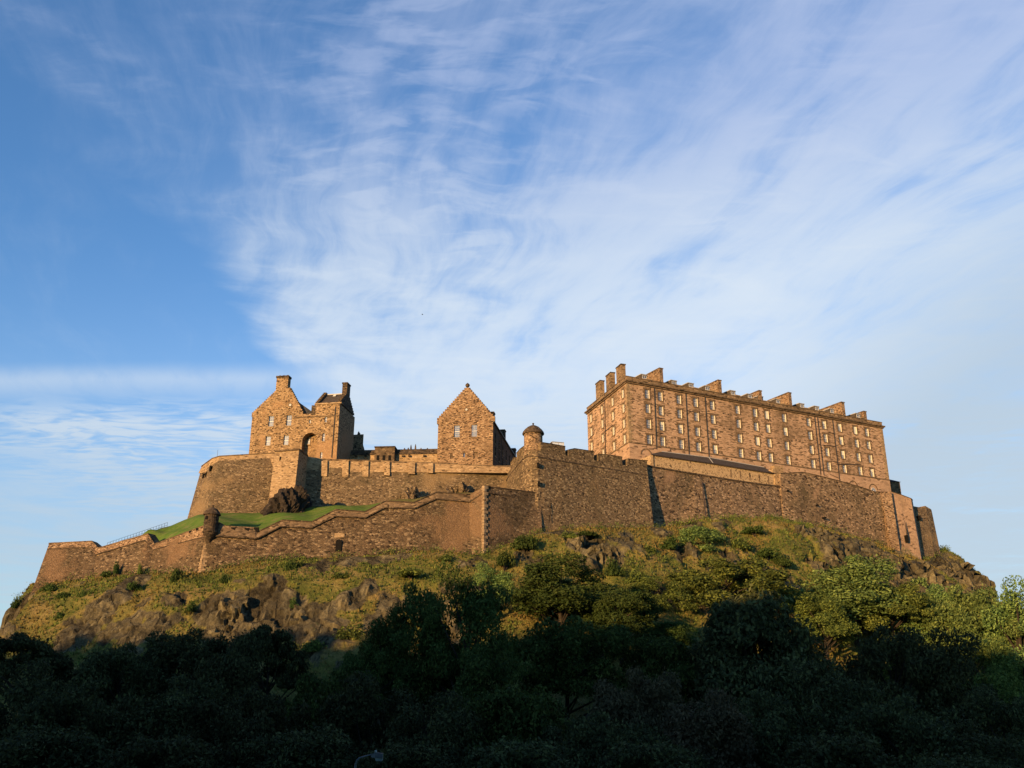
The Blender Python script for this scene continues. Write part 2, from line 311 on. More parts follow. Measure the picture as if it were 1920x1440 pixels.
def lawn_mat():
    m, t, b = new_mat('lawn_grass')
    tc = t.new('ShaderNodeTexCoord'); co = tc.outputs['Object']
    n1 = t.noise(t.map(co, (1, 1.6, 1)), 0.45, 7, 0.72); n3 = t.noise(co, 4, 5, 0.75)
    g = t.ramp(n1, [(0.3, (0.045, 0.085, 0.012)), (0.5, (0.075, 0.125, 0.018)), (0.62, (0.12, 0.125, 0.038))])
    t.put(b.inputs['Base Color'], t.mix(0.7, g, t.ramp(n3, [(0.3, (0.55, 0.55, 0.55)), (0.7, (1.3, 1.3, 1.3))]), 'MULTIPLY'))
    b.inputs['Roughness'].default_value = 0.95; b.inputs['Specular IOR Level'].default_value = 0.1
    bp = t.new('ShaderNodeBump'); bp.inputs['Strength'].default_value = 0.5; t.put(bp.inputs['Height'], n3); t.put(b.inputs['Normal'], bp.outputs[0])
lawn_mat()
def outcrop_mat():
    m, t, b = new_mat('outcrop_rock')
    tc = t.new('ShaderNodeTexCoord'); co = tc.outputs['Object']
    n4 = t.noise(co, 0.9, 7, 0.7, 0.5); n5 = t.noise(co, 3.5, 6, 0.75)
    r = t.ramp(n4, [(0.3, (0.014, 0.011, 0.009)), (0.55, (0.036, 0.027, 0.02)), (0.75, (0.085, 0.064, 0.046))])
    t.put(b.inputs['Base Color'], t.mix(0.7, r, t.ramp(n5, [(0.3, (0.5, 0.5, 0.5)), (0.7, (1.3, 1.3, 1.3))]), 'MULTIPLY'))
    b.inputs['Roughness'].default_value = 0.9; b.inputs['Specular IOR Level'].default_value = 0.15
    bp = t.new('ShaderNodeBump'); bp.inputs['Strength'].default_value = 0.8; bp.inputs['Distance'].default_value = 0.3
    t.put(bp.inputs['Height'], n5); t.put(b.inputs['Normal'], bp.outputs[0])
outcrop_mat()

# ------------------------------------------------------------------ object helpers
def tag(o, label, cat, group=None):
    o['label'] = label; o['category'] = cat
    if group: o['group'] = group
    return o
def thing(name, label, cat, loc, group=None):
    o = bpy.data.objects.new(name, None); COL.objects.link(o); o.location = loc; o.empty_display_size = 0.5
    return tag(o, label, cat, group)
def link(name, me, parent=None, loc=(0, 0, 0), rz=0.0):
    o = bpy.data.objects.new(name, me); COL.objects.link(o)
    if parent: o.parent = parent
    o.location = loc; o.rotation_euler = (0, 0, rz)
    return o
class MB:
    def __init__(s): s.v = []; s.f = []
    def face(s, pts):
        b = len(s.v); s.v += [tuple(p) for p in pts]; s.f.append(tuple(range(b, b + len(pts)))); return s
    def solid(s, bot, top, caps=True):            # two rings with the same count
        b = len(s.v); n = len(bot); s.v += [tuple(p) for p in bot] + [tuple(p) for p in top]
        for i in range(n):
            j = (i + 1) % n; s.f.append((b + i, b + j, b + n + j, b + n + i))
        if caps: s.f.append(tuple(b + i for i in reversed(range(n)))); s.f.append(tuple(b + n + i for i in range(n)))
        return s
    def box(s, fr, s0, s1, d0, d1, z0, z1):
        bot = [fr.pt(s0, d0, z0), fr.pt(s1, d0, z0), fr.pt(s1, d1, z0), fr.pt(s0, d1, z0)]
        top = [fr.pt(s0, d0, z1), fr.pt(s1, d0, z1), fr.pt(s1, d1, z1), fr.pt(s0, d1, z1)]
        return s.solid(bot, top)
    def prism(s, fr, poly, d0, d1):               # poly in (s,z), extruded along depth
        return s.solid([fr.pt(a, d0, z) for a, z in poly], [fr.pt(a, d1, z) for a, z in poly])
    def tube(s, pts, rad, n=6):
        pts = [Vector(p) for p in pts]; rad = rad if isinstance(rad, (list, tuple)) else [rad] * len(pts)
        b = len(s.v)
        for i, p in enumerate(pts):
            d = (pts[min(i + 1, len(pts) - 1)] - pts[max(i - 1, 0)]).normalized()
            a = d.cross(Vector((0.31, 0.17, 0.93))); a = a.normalized() if a.length > 1e-4 else Vector((1, 0, 0)); c = d.cross(a)
            for k in range(n):
                w = 2 * math.pi * k / n; s.v.append(tuple(p + (a * math.cos(w) + c * math.sin(w)) * rad[i]))
        for i in range(len(pts) - 1):
            for k in range(n):
                q = (k + 1) % n; s.f.append((b + i * n + k, b + i * n + q, b + (i + 1) * n + q, b + (i + 1) * n + k))
        s.f.append(tuple(b + k for k in reversed(range(n)))); e = b + (len(pts) - 1) * n; s.f.append(tuple(e + k for k in range(n)))
        return s
    def lathe(s, c, prof, n=24):
        b = len(s.v)
        for r, z in prof:
            for k in range(n):
                w = 2 * math.pi * k / n; s.v.append((c[0] + r * math.cos(w), c[1] + r * math.sin(w), z))
        for i in range(len(prof) - 1):
            for k in range(n):
                q = (k + 1) % n; s.f.append((b + i * n + k, b + i * n + q, b + (i + 1) * n + q, b + (i + 1) * n + k))
        s.f.append(tuple(b + k for k in reversed(range(n)))); e = b + (len(prof) - 1) * n; s.f.append(tuple(e + k for k in range(n)))
        return s
    def mesh(s, name, mat, off=(0, 0, 0), smooth=False):
        me = bpy.data.meshes.new(name); o = Vector(off)
        me.from_pydata([tuple(Vector(p) - o) for p in s.v], [], s.f); me.materials.append(MAT[mat])
        import bmesh
        bm = bmesh.new(); bm.from_mesh(me); bmesh.ops.remove_doubles(bm, verts=bm.verts, dist=0.0005); bmesh.ops.recalc_face_normals(bm, faces=bm.faces); bm.to_mesh(me); bm.free()
        if smooth: me.shade_smooth()
        return me
    def build(s, name, mat, parent=None, smooth=False):   # vertices are world coordinates
        off = Vector((0, 0, 0)); q = parent
        while q is not None: off += q.location; q = q.parent
        return link(name, s.mesh(name, mat, off, smooth), parent)
class Fr:                                         # a vertical plane: s along it, d inward, z up
    def __init__(s, a, b):
        s.o = Vector((a[0], a[1], 0)); e = Vector((b[0] - a[0], b[1] - a[1], 0)); s.len = e.length; s.ex = e.normalized()
        s.inw = Vector((-s.ex.y, s.ex.x, 0)); s.rz = math.atan2(s.ex.y, s.ex.x)
    def pt(s, a, d, z): return s.o + s.ex * a + s.inw * d + Vector((0, 0, z))
    def loc(s, px, py, d=0.0):
        r = ray(px, py); o = s.o + s.inw * d
        k = (o - CAM).dot(s.inw) / r.dot(s.inw); q = CAM + r * k
        return (q - o).dot(s.ex), q.z
def wall_face(mb, fr, s0, s1, z0, z1, holes, rev=0.22):
    S = sorted({s0, s1, *[h[0] for h in holes], *[h[1] for h in holes]}); Z = sorted({z0, z1, *[h[2] for h in holes], *[h[3] for h in holes]})
    for i in range(len(S) - 1):
        for j in range(len(Z) - 1):
            cs, cz = (S[i] + S[i + 1]) / 2, (Z[j] + Z[j + 1]) / 2
            if any(h[0] < cs < h[1] and h[2] < cz < h[3] for h in holes): continue
            mb.face([fr.pt(S[i], 0, Z[j]), fr.pt(S[i + 1], 0, Z[j]), fr.pt(S[i + 1], 0, Z[j + 1]), fr.pt(S[i], 0, Z[j + 1])])
    for a, b, c, d in holes:
        for (p, q) in (((a, c), (b, c)), ((b, c), (b, d)), ((b, d), (a, d)), ((a, d), (a, c))):
            mb.face([fr.pt(p[0], 0, p[1]), fr.pt(q[0], 0, q[1]), fr.pt(q[0], rev, q[1]), fr.pt(p[0], rev, p[1])])
        mb.face([fr.pt(a, rev + .12, c), fr.pt(b, rev + .12, c), fr.pt(b, rev + .12, d), fr.pt(a, rev + .12, d)])
I0 = Fr((0, 0), (1, 0))
WM = {}
def window(root, fr, s, z, w, h, nx=3, ny=4, rev=0.22, surround=None, blind=0.0, lining=False):
    """sash window centred at (s,z): frame > pane, blind, surround, sill"""
    key = (round(w, 2), round(h, 2), nx, ny, surround, round(blind, 2), lining)
    if key not in WM:
        m = MB(); t = 0.05; g = 0.015
        for a, b in ((-w / 2, -w / 2 + t), (w / 2 - t, w / 2)): m.box(I0, a, b, 0, .07, -h / 2, h / 2)
        for a, b in ((-h / 2, -h / 2 + t * 1.3), (h / 2 - t, h / 2), (-.045, .045)): m.box(I0, -w / 2 + t, w / 2 - t, .002, .068, a, b)
        for i in range(1, nx): x = -w / 2 + w * i / nx; m.box(I0, x - g, x + g, .006, .05, -h / 2, h / 2)
        for i in range(1, ny):
            if ny % 2 == 0 and i == ny // 2: continue
            y = -h / 2 + h * i / ny; m.box(I0, -w / 2, w / 2, .008, .046, y - g, y + g)
        pane = MB().box(I0, -w / 2 + .02, w / 2 - .02, .055, .062, -h / 2 + .02, h / 2 - .02).mesh('pane', 'window_glass')
        bl = None
        if blind > 0: bl = MB().box(I0, -w / 2 + .06, w / 2 - .06, .050, .054, h / 2 - h * blind, h / 2 - .03).mesh('blind', 'blind_cloth')
        su = None
        if surround:
            q = MB(); n = max(4, int(round(h / 0.42))); hh = h / n
            for k in range(n):
                for sd in (-1, 1):
                    ww = 0.58 if k % 2 else 0.30; x0, x1 = sorted((sd * w / 2 * 1.001, sd * (w / 2 + ww)))
                    q.box(I0, x0, x1, -rev - .035, -rev + .05, -h / 2 + k * hh + .012, -h / 2 + (k + 1) * hh - .012)
            q.box(I0, -w / 2 - .45, w / 2 + .45, -rev - .038, -rev + .05, h / 2, h / 2 + .40)
            su = q.mesh('surround', surround)
        si = MB().box(I0, -w / 2 - .14, w / 2 + .14, -rev - .12, -.01, -h / 2 - .16, -h / 2 + .01).mesh('sill', surround or 'quoin_stone')
        li = None
        if lining:
            q = MB()
            q.box(I0, w / 2 - .005, w / 2 + .02, -rev - .03, 0, -h / 2, h / 2); q.box(I0, -w / 2 - .02, -w / 2 + .005, -rev - .03, 0, -h / 2, h / 2)
            li = q.mesh('reveal_lining', 'reveal_paint')
        WM[key] = (m.mesh('window', 'white_paint'), pane, bl, su, si, li)
    fm, pane, bl, su, si, li = WM[key]
    o = link('window', fm, root, fr.pt(s, rev, z) - root.location, fr.rz)
    link('pane', pane, o)
    if bl: link('blind', bl, o)
    if su: link('surround', su, o)
    if li: link('reveal_lining', li, o)
    link('sill', si, o)
    return o
def lerp(a, b, t): return a + (b - a) * t
def poly_at(pts, x):                              # linear interpolation in a list of tuples by first entry
    if x <= pts[0][0]: return pts[0][1:]
    for a, b in zip(pts, pts[1:]):
        if x <= b[0]:
            t = (x - a[0]) / (b[0] - a[0]); return tuple(lerp(a[i], b[i], t) for i in range(1, len(a)))
    return pts[-1][1:]
def hnorm(pts):                                   # horizontal inward normals along a polyline running left to right
    out = []
    for i in range(len(pts)):
        d = pts[min(i + 1, len(pts) - 1)] - pts[max(i - 1, 0)]; d = Vector((d.x, d.y, 0)).normalized(); out.append(Vector((-d.y, d.x, 0)))
    return out
def strip_wall(mb, tops, bots, thick, sink=4.0, front=0.0):
    """solid wall under a polyline of top points and over one of foot points (both world), leaning as they lean"""
    n = hnorm(bots); T = [t - k * front for t, k in zip(tops, n)]; B = []
    for t, b, k in zip(tops, bots, n):
        d = (b - t); e = b + d * (sink / max(0.5, -d.z)) - k * front; B.append(e)
    Tb = [t + k * thick for t, k in zip(tops, n)]; Bb = [b + k * thick for b, k in zip(B, n)]
    q = len(mb.v); m = len(T)
    for arr in (T, B, Tb, Bb): mb.v += [tuple(x) for x in arr]
    for i in range(m - 1):
        a, b = q + i, q + i + 1
        mb.f += [(a + m, b + m, b, a), (a, b, b + 2 * m, a + 2 * m), (b + 3 * m, a + 3 * m, a + 2 * m, b + 2 * m), (a + m, a + 3 * m, b + 3 * m, b + m)]
    for i in (0, m - 1): mb.f.append((q + i, q + i + m, q + i + 3 * m, q + i + 2 * m))
    return mb
def strip_band(mb, pts, h, proud, back):
    """moulding along world points: height h downward, standing proud of the wall, reaching back into it"""
    n = hnorm(pts); q = len(mb.v); m = len(pts)
    for i, (p, k) in enumerate(zip(pts, n)):
        for dz, dd in ((0, -proud), (-h, -proud), (-h, back), (0, back)): mb.v.append(tuple(p + k * dd + Vector((0, 0, dz))))
    for i in range(m - 1):
        for k in range(4):
            j = (k + 1) % 4; mb.f.append((q + 4 * i + k, q + 4 * i + j, q + 4 * i + 4 + j, q + 4 * i + 4 + k))
    mb.f.append((q, q + 1, q + 2, q + 3)); e = q + 4 * (m - 1); mb.f.append((e + 3, e + 2, e + 1, e))
    return mb

# ------------------------------------------------------------------ hill: foot line of the walls, then a slope falling outward
FOOT = [P(62, 1092, 160), P(165, 1085, 160), P(270, 1078, 155), P(376, 1075, 150), P(480, 1052, 151), P(580, 1047, 152), P(680, 1042, 153), P(800, 1034, 154.7),
        P(905, 1042, 153.8), P(960, 1020, 156), P(1012, 998, 159.4), P(1100, 988, 165.5), P(1225, 990, 175), P(1320, 974, 182.8), P(1440, 972, 193), P(1530, 988, 200),
        P(1600, 1008, 205), P(1682, 1036, 209), P(1726, 1052, 212), P(1766, 1030, 221)]
x0, x1 = FOOT[0], FOOT[-1]
FOOT = [Vector((x0.x + 14, 330, x0.z + 4)), Vector((x0.x + 1, 185, x0.z))] + FOOT + [Vector((x1.x + 2, 245, x1.z)), Vector((x1.x - 14, 330, x1.z + 3))]
FP = np.array([tuple(v) for v in FOOT])
def foot_dist(x, y):
    best = np.full(x.shape, 1e9); zf = np.zeros(x.shape); sgn = np.ones(x.shape); wsum = np.zeros(x.shape); wz = np.zeros(x.shape)
    for a, b in zip(FP[:-1], FP[1:]):
        dx, dy = b[0] - a[0], b[1] - a[1]; L = dx * dx + dy * dy
        t = np.clip(((x - a[0]) * dx + (y - a[1]) * dy) / L, 0, 1); cx, cy = a[0] + t * dx, a[1] + t * dy
        d = np.hypot(x - cx, y - cy); z = a[2] + t * (b[2] - a[2])
        sd = np.where((x - a[0]) * dy - (y - a[1]) * dx > 0, 1.0, -1.0)
        tie = np.abs(d - best) <= 1e-6; sgn = np.where(tie, np.maximum(sgn, sd), sgn); up = d < best - 1e-6
        best = np.where(up, d, best); sgn = np.where(up, sd, sgn)
        w = math.sqrt(L) / (d + 0.6) ** 3; wsum += w; wz += w * z
        zf = np.where(up, z, zf)
    return best * sgn, wz / wsum
def flank(x, d):
    '''the two ends of the rock drop away more steeply than its face'''
    return d * (1 + 2.7 * np.clip((-77.0 - x) / 5, 0, 1) + 0.75 * np.clip((x - 92) / 8, 0, 1))
PD = [0, 1.5, 9, 13, 21, 31, 44, 60, 75]; PV = [0, .3, 5.0, 9.6, 17.5, 26, 33, 39, 41]
def hill_h(x, y):
    d, zf = foot_dist(x, y)
    k = zf / 36.0
    drop = np.interp(flank(x, np.maximum(d, 0)) / k, PD, PV) * k
    return np.where(d > 0, np.maximum(zf - drop, -1.2), zf - np.clip(-d * 2.0, 0, 3.0)), d
def hz(x, y):
    h, d = hill_h(np.array([float(x)]), np.array([float(y)])); return max(0.0, float(h[0]))

ROCKS = [(255, 1092, 149, 3.2), (225, 1120, 146, 3.4), (190, 1150, 143, 4.0), (150, 1185, 141, 4.5), (225, 1180, 140, 4), (20, 1165, 150, 5), (50, 1130, 152, 2.5), (330, 1125, 142, 2.2), (300, 1170, 139, 3.0),
         (415, 1140, 138, 5.0), (420, 1175, 136, 4), (500, 1125, 140, 4.5), (490, 1165, 137, 5), (560, 1150, 139, 4.2), (620, 1200, 134, 4.0), (610, 1150, 140, 2.5), (655, 1050, 151.5, 3.2), (705, 1046, 152, 2.6),
         (690, 1108, 146, 1.8), (730, 1128, 143, 2.4), (660, 1130, 142, 2.5), (700, 1180, 138, 3), (1005, 1050, 155, 2.6), (985, 1040, 156, 2), (1095, 1030, 163, 3.2), (1130, 1040, 163, 4.0), (1172, 1022, 168, 3.6), (1180, 1000, 173, 2.6), (1100, 1060, 160, 3),
         (1235, 996, 176, 2.6), (1300, 985, 182, 2.5), (1345, 988, 184, 2), (1475, 1110, 176, 4), (1455, 1085, 180, 3), (1540, 1010, 195, 4.5), (1590, 1030, 198, 6), (1560, 1045, 193, 4), (1640, 1045, 202, 7), (1660, 1090, 196, 8), (1600, 1070, 193, 5),
         (1700, 1075, 203, 8), (1740, 1075, 207, 8), (1785, 1075, 213, 9), (1720, 1120, 198, 8), (1780, 1120, 208, 9), (1830, 1100, 216, 8), (1500, 1000, 196, 2), (1530, 1060, 189, 3.0), (860, 1180, 136, 4), (820, 1150, 140, 3)]
def march(px, py, Y):
    '''where the view ray through a photograph pixel meets the slope'''
    r = ray(px, py); yy = np.arange(Y - 45, Y + 45, .4); k = yy / r.y
    h, d = hill_h(r.x * k, yy); hit = np.where((CZ + r.z * k <= h + .1) & (d > .2))[0]
    return P(px, py, yy[hit[0]] if len(hit) else Y)
def build_hill():
    st = 0.34
    xs = np.arange(-118, 152, st); ys = np.arange(84, 262, st); nx, ny = len(xs), len(ys)
    X, Y = np.meshgrid(xs, ys); X = X.ravel(); Y = Y.ravel()
    Z, D = hill_h(X, Y)
    p = np.stack([X, Y, Z], 1)
    # broad undulation
    amp = np.clip(D / 6.0, 0, 1)
    Z = Z + amp * (fbm(p * 0.09, 4, 3) - 0.5) * 5.0
    gy, gx = np.gradient(Z.reshape(ny, nx), st)
    nrm = np.stack([-gx.ravel(), -gy.ravel(), np.ones(nx * ny)], 1); nrm /= np.linalg.norm(nrm, axis=1)[:, None]
    p = np.stack([X, Y, Z], 1)
    rock = np.zeros(nx * ny)
    wob = fbm(p * 0.28, 4, 21)
    for (px, py, yy, r) in ROCKS:
        r *= .92; c = march(px, py, yy); d2 = ((p[:, 0] - c.x) / r) ** 2 + ((p[:, 1] - c.y) / (r * 1.6)) ** 2 + ((p[:, 2] - c.z) / (r * 1.1)) ** 2
        rock = np.maximum(rock, np.clip(1.35 - np.sqrt(d2) + (wob - 0.5) * 1.5, 0, 1))
    rock = np.maximum(rock, np.clip((fbm(p * 0.17, 5, 9) - 0.57) * 7, 0, 1) * 0.8)
    rock *= np.clip(D / 1.2, 0, 1)
    # blocky crags: slanted columns
    tone = 0
    qd = p * np.array([0.21, 0.21, 0.11]) + (fbm(p * 0.35, 3, 5)[:, None] - 0.5) * 0.9
    qd[:, 0] += p[:, 2] * 0.09
    crag = 0
    for sc_, am, sd_ in ((1.0, 2.0, 4), (2.2, 1.0, 8), (5.0, .4, 15)):
        off = np.zeros_like(p); e1, e2, ce = worley(qd * sc_ + sd_ * 3.7, sd_, off)
        tilt = off[:, 0] * (_hash(ce * 9999, ce * 777, ce * 3333, 1) - .5) + off[:, 2] * (_hash(ce * 5555, ce * 111, ce * 8888, 2) - .2) * 1.2
        tone = tone + ce * am / 3.4; crag = crag + am * ((ce - 0.5) + 1.5 * tilt - 0.45 * np.exp(-((e2 - e1) / 0.06) ** 2))
    small = (fbm(p * 0.8, 4, 33) - 0.5)
    lim = np.clip(D / 4.0, 0.0, 1) * (0.62 + 0.38 * np.clip((X + 15) / 25, 0, 1))
    disp = lim * (rock * (crag + 0.7) + small * (0.9 + 1.0 * rock))
    hn = nrm.copy(); hn[:, 2] *= 0.45
    p = p + hn * disp[:, None]
    me = bpy.data.meshes.new('hill'); me.vertices.add(nx * ny); me.vertices.foreach_set('co', p.ravel())
    i = np.arange((ny - 1) * (nx - 1)); r_, c_ = i // (nx - 1), i % (nx - 1); a = r_ * nx + c_
    keep = (np.maximum(np.maximum(Z[a], Z[a + 1]), Z[a + nx]) > -1.0) & (D[a] > -5)
    a = a[keep]; quads = np.stack([a, a + 1, a + nx + 1, a + nx], 1)
    me.loops.add(quads.size); me.loops.foreach_set('vertex_index', quads.ravel())
    me.polygons.add(len(quads)); me.polygons.foreach_set('loop_start', np.arange(len(quads)) * 4)
    at = me.attributes.new('rock', 'FLOAT', 'POINT'); at.data.foreach_set('value', rock); a2 = me.attributes.new('tone', 'FLOAT', 'POINT'); a2.data.foreach_set('value', tone)
    me.update(); me.validate(); me.shade_smooth()
    try: me.set_sharp_from_angle(angle=R(32))
    except Exception: pass
    me.materials.append(MAT['hill_surface'])
    o = link('hill', me); o['kind'] = 'structure'
    return p, nrm, rock, D
HP, HN, HROCK, HD = build_hill()

# ground: one sheet, high street behind the camera falling to the gardens
def ground():
    m = MB(); prof = [(-2500, 11.4), (2.5, 11.4), (9, 8.5), (30, 2), (50, -0.6), (110, -0.6), (3500, -0.6)]
    for (ya, za), (yb, zb) in zip(prof, prof[1:]): m.face([(-3000, ya, za), (3000, ya, za), (3000, yb, zb), (-3000, yb, zb)])
    o = m.build('ground', 'lawn_grass'); o['kind'] = 'structure'
ground()
def street():
    m = MB(); m.face([(-600, -18, 11.404), (600, -18, 11.404), (600, -4, 11.404), (-600, -4, 11.404)]); o = m.build('road', 'asphalt'); o['kind'] = 'structure'
    m = MB(); m.solid([(-600, -22, 11.39), (600, -22, 11.39), (600, -18, 11.39), (-600, -18, 11.39)], [(-600, -22, 11.53), (600, -22, 11.53), (600, -18, 11.53), (-600, -18, 11.53)]); o = m.build('pavement', 'town_stone'); o['kind'] = 'structure'
street()

# lawn between the two walls
def lawn():
    fr_ = [(246, 1012, 163), (290, 1024, 160), (345, 1004, 154.5), (385, 992, 151.6), (412, 988, 152), (425, 991, 152.2), (484, 997, 153), (530, 982, 153.8), (585, 984, 154.4), (630, 963, 155.2), (686, 965, 156), (724, 945, 156.8), (778, 947, 157.4), (819, 929, 158), (884, 934, 158.5)]
    bk = [(312, 989, 168), (322, 985, 169), (345, 975, 172), (372, 965, 171), (400, 962, 171.5), (430, 962, 172), (480, 962, 172.5), (530, 955, 173.5), (580, 950, 174.5), (630, 949, 175.3), (690, 948, 176.3), (735, 944, 177), (780, 938, 177.7), (825, 932, 178.5), (890, 928, 179)]
    def sheet(fl, bl, name, mat):
        A = [P(*q) for q in fl]; B = [P(*q) for q in bl]; rows = 14; m = MB(); A2, B2 = [], []
        for i in range(len(A) - 1):
            for k in range(6): A2.append(A[i].lerp(A[i + 1], k / 6)); B2.append(B[i].lerp(B[i + 1], k / 6))
        A2.append(A[-1]); B2.append(B[-1]); n = len(A2)
        for r in range(rows):
            for i in range(n):
                t = r / (rows - 1); q = A2[i].lerp(B2[i], t); w = math.sin(math.pi * t)
                m.v.append((q.x, q.y, q.z + 0.5 * w + 0.25 * math.sin(q.x * .55 + r * 0.9) * w))
        for r in range(rows - 1):
            for i in range(n - 1): m.f.append((r * n + i, r * n + i + 1, (r + 1) * n + i + 1, (r + 1) * n + i))
        o = m.build(name, mat, smooth=True); o['kind'] = 'structure'
    sheet(fr_[:12], bk[:12], 'lawn', 'lawn_grass'); sheet(fr_[11:], bk[11:], 'rough_bank', 'hill_surface')
    # terraces behind the walls (seen only from higher up)
    m = MB(); m.face([P(380, 868, 176) + Vector((2, 2, -1)), P(960, 868, 178) + Vector((0, 0, -2)), Vector((5, 235, P(960, 868, 178).z - 2)), Vector((-55, 235, P(380, 868, 176).z - 1))]); o = m.build('terrace', 'town_stone'); o['kind'] = 'structure'
    z = P(1300, 890, 186).z - 1.5
    m = MB(); m.face([Vector((9, 172, z)), Vector((20, 184, z)), Vector((74, 213, z)), Vector((70, 260, z)), Vector((0, 240, z))]); o = m.build('barrack_yard', 'town_stone'); o['kind'] = 'structure'
lawn()

# ------------------------------------------------------------------ lower rampart
def band_pts(L, dz=0): return [P(*q) + Vector((0, 0, dz)) for q in L]
def rampart_left():
    root = thing('bastion_wall', 'low battered rubble wall falling away to the far left end of the castle rock', 'wall', P(180, 1060, 158))
    tops = [P(104, 1018.5, 174), P(92, 1019.5, 161.6), P(172, 1015.5, 161), P(184.5, 1028.5, 160.7), P(278, 1001.5, 157), P(290, 1021, 156.6), P(338, 1003, 154.2), P(393, 983, 150.9)]
    bots = [P(84, 1084, 171), P(66, 1091, 158.8), P(165, 1086, 158.3), P(177, 1085, 158.0), P(270, 1079, 154.4), P(282, 1079, 154.0), P(330, 1077, 152), P(377, 1076, 149.8)]
    strip_wall(MB(), tops, bots, 1.6).build('wall', 'rubble_lower', root)
    st = [P(104, 1027, 173.6), P(90, 1028.5, 161.2), P(169, 1025, 160.6), P(179, 1039, 160.2), P(272, 1012, 156.7), P(287, 1030, 156.2), P(335, 1018, 153.9), P(390, 1004, 150.4)]
    strip_band(MB(), st, 0.18, 0.12, 0.4).build('string_course', 'sooty_stone', root)
    strip_band(MB(), [t + Vector((0, 0, .16)) for t in tops], 0.18, 0.10, 1.7).build('coping', 'dark_ashlar', root)
    strip_wall(MB(), [t - Vector((0, 0, .03)) for t in tops], [lerp(a, b, 1) for a, b in zip(tops, st)], 0.3, sink=0.05, front=0.05).build('parapet', 'gable_stone', root)
    # two gun openings by the turret
    for px, py in ((357, 1000), (370, 995)):
        fr = Fr(P(338, 1003, 154.2), P(393, 983, 150.9)); s, z = fr.loc(px, py)
        MB().box(fr, s - .28, s + .28, -.10, .2, z - .42, z + .42).build('gun_opening', 'void_dark', root)
    # corner quoins below the turret
    q = MB(); a, b = P(386, 1012, 150.6), P(375.5, 1074, 149.6)
    for k in range(16):
        t0, t1 = k / 16, (k + .9) / 16; p0, p1 = a.lerp(b, t0), a.lerp(b, t1); L = .75 if k % 2 else .45; M = 1.2 - L
        bot = [p1 + Vector((-L, L * .75, 0)), p1 + Vector((0, -.12, 0)), p1 + Vector((M, .1, 0)), p1 + Vector((.1, .6, 0))]; top = [p0 + Vector((-L, L * .75, 0)), p0 + Vector((0, -.12, 0)), p0 + Vector((M, .1, 0)), p0 + Vector((.1, .6, 0))]
        q.solid(bot, top)
    q.build('quoins', 'quoin_stone', root)
    # corbelled sentry turret on the corner
    c = P(395.5, 985, 150.4); z = lambda y: P(395, y, 150.4).z
    r = 1.13
    tur = MB().lathe(c, [(.12, z(1017)), (.35, z(1012)), (.72, z(1008)), (.80, z(1006)), (1.02, z(1003)), (1.08, z(1001)), (1.24, z(998.5)), (1.24, z(996)), (r, z(995.5)), (r, z(982)), (r + .07, z(981.5)), (r + .07, z(979)), (r, z(978.5)), (r, z(966))], 20).build('sentry_turret', 'sooty_stone', root)
    MB().lathe(c, [(1.40, z(966)), (1.42, z(964.5)), (1.30, z(963)), (1.12, z(959)), (.80, z(955)), (.42, z(952.5)), (.16, z(951.5)), (.12, z(950)), (.22, z(949)), (.20, z(947.5)), (.05, z(946.5))], 20).build('dome', 'sooty_stone', tur)
    MB().box(Fr((c.x - 1, c.y - r - .02), (c.x + 1, c.y - r - .02)), .35, .7, -.03, .3, z(976), z(970)).build('slit', 'void_dark', tur)
rampart_left()

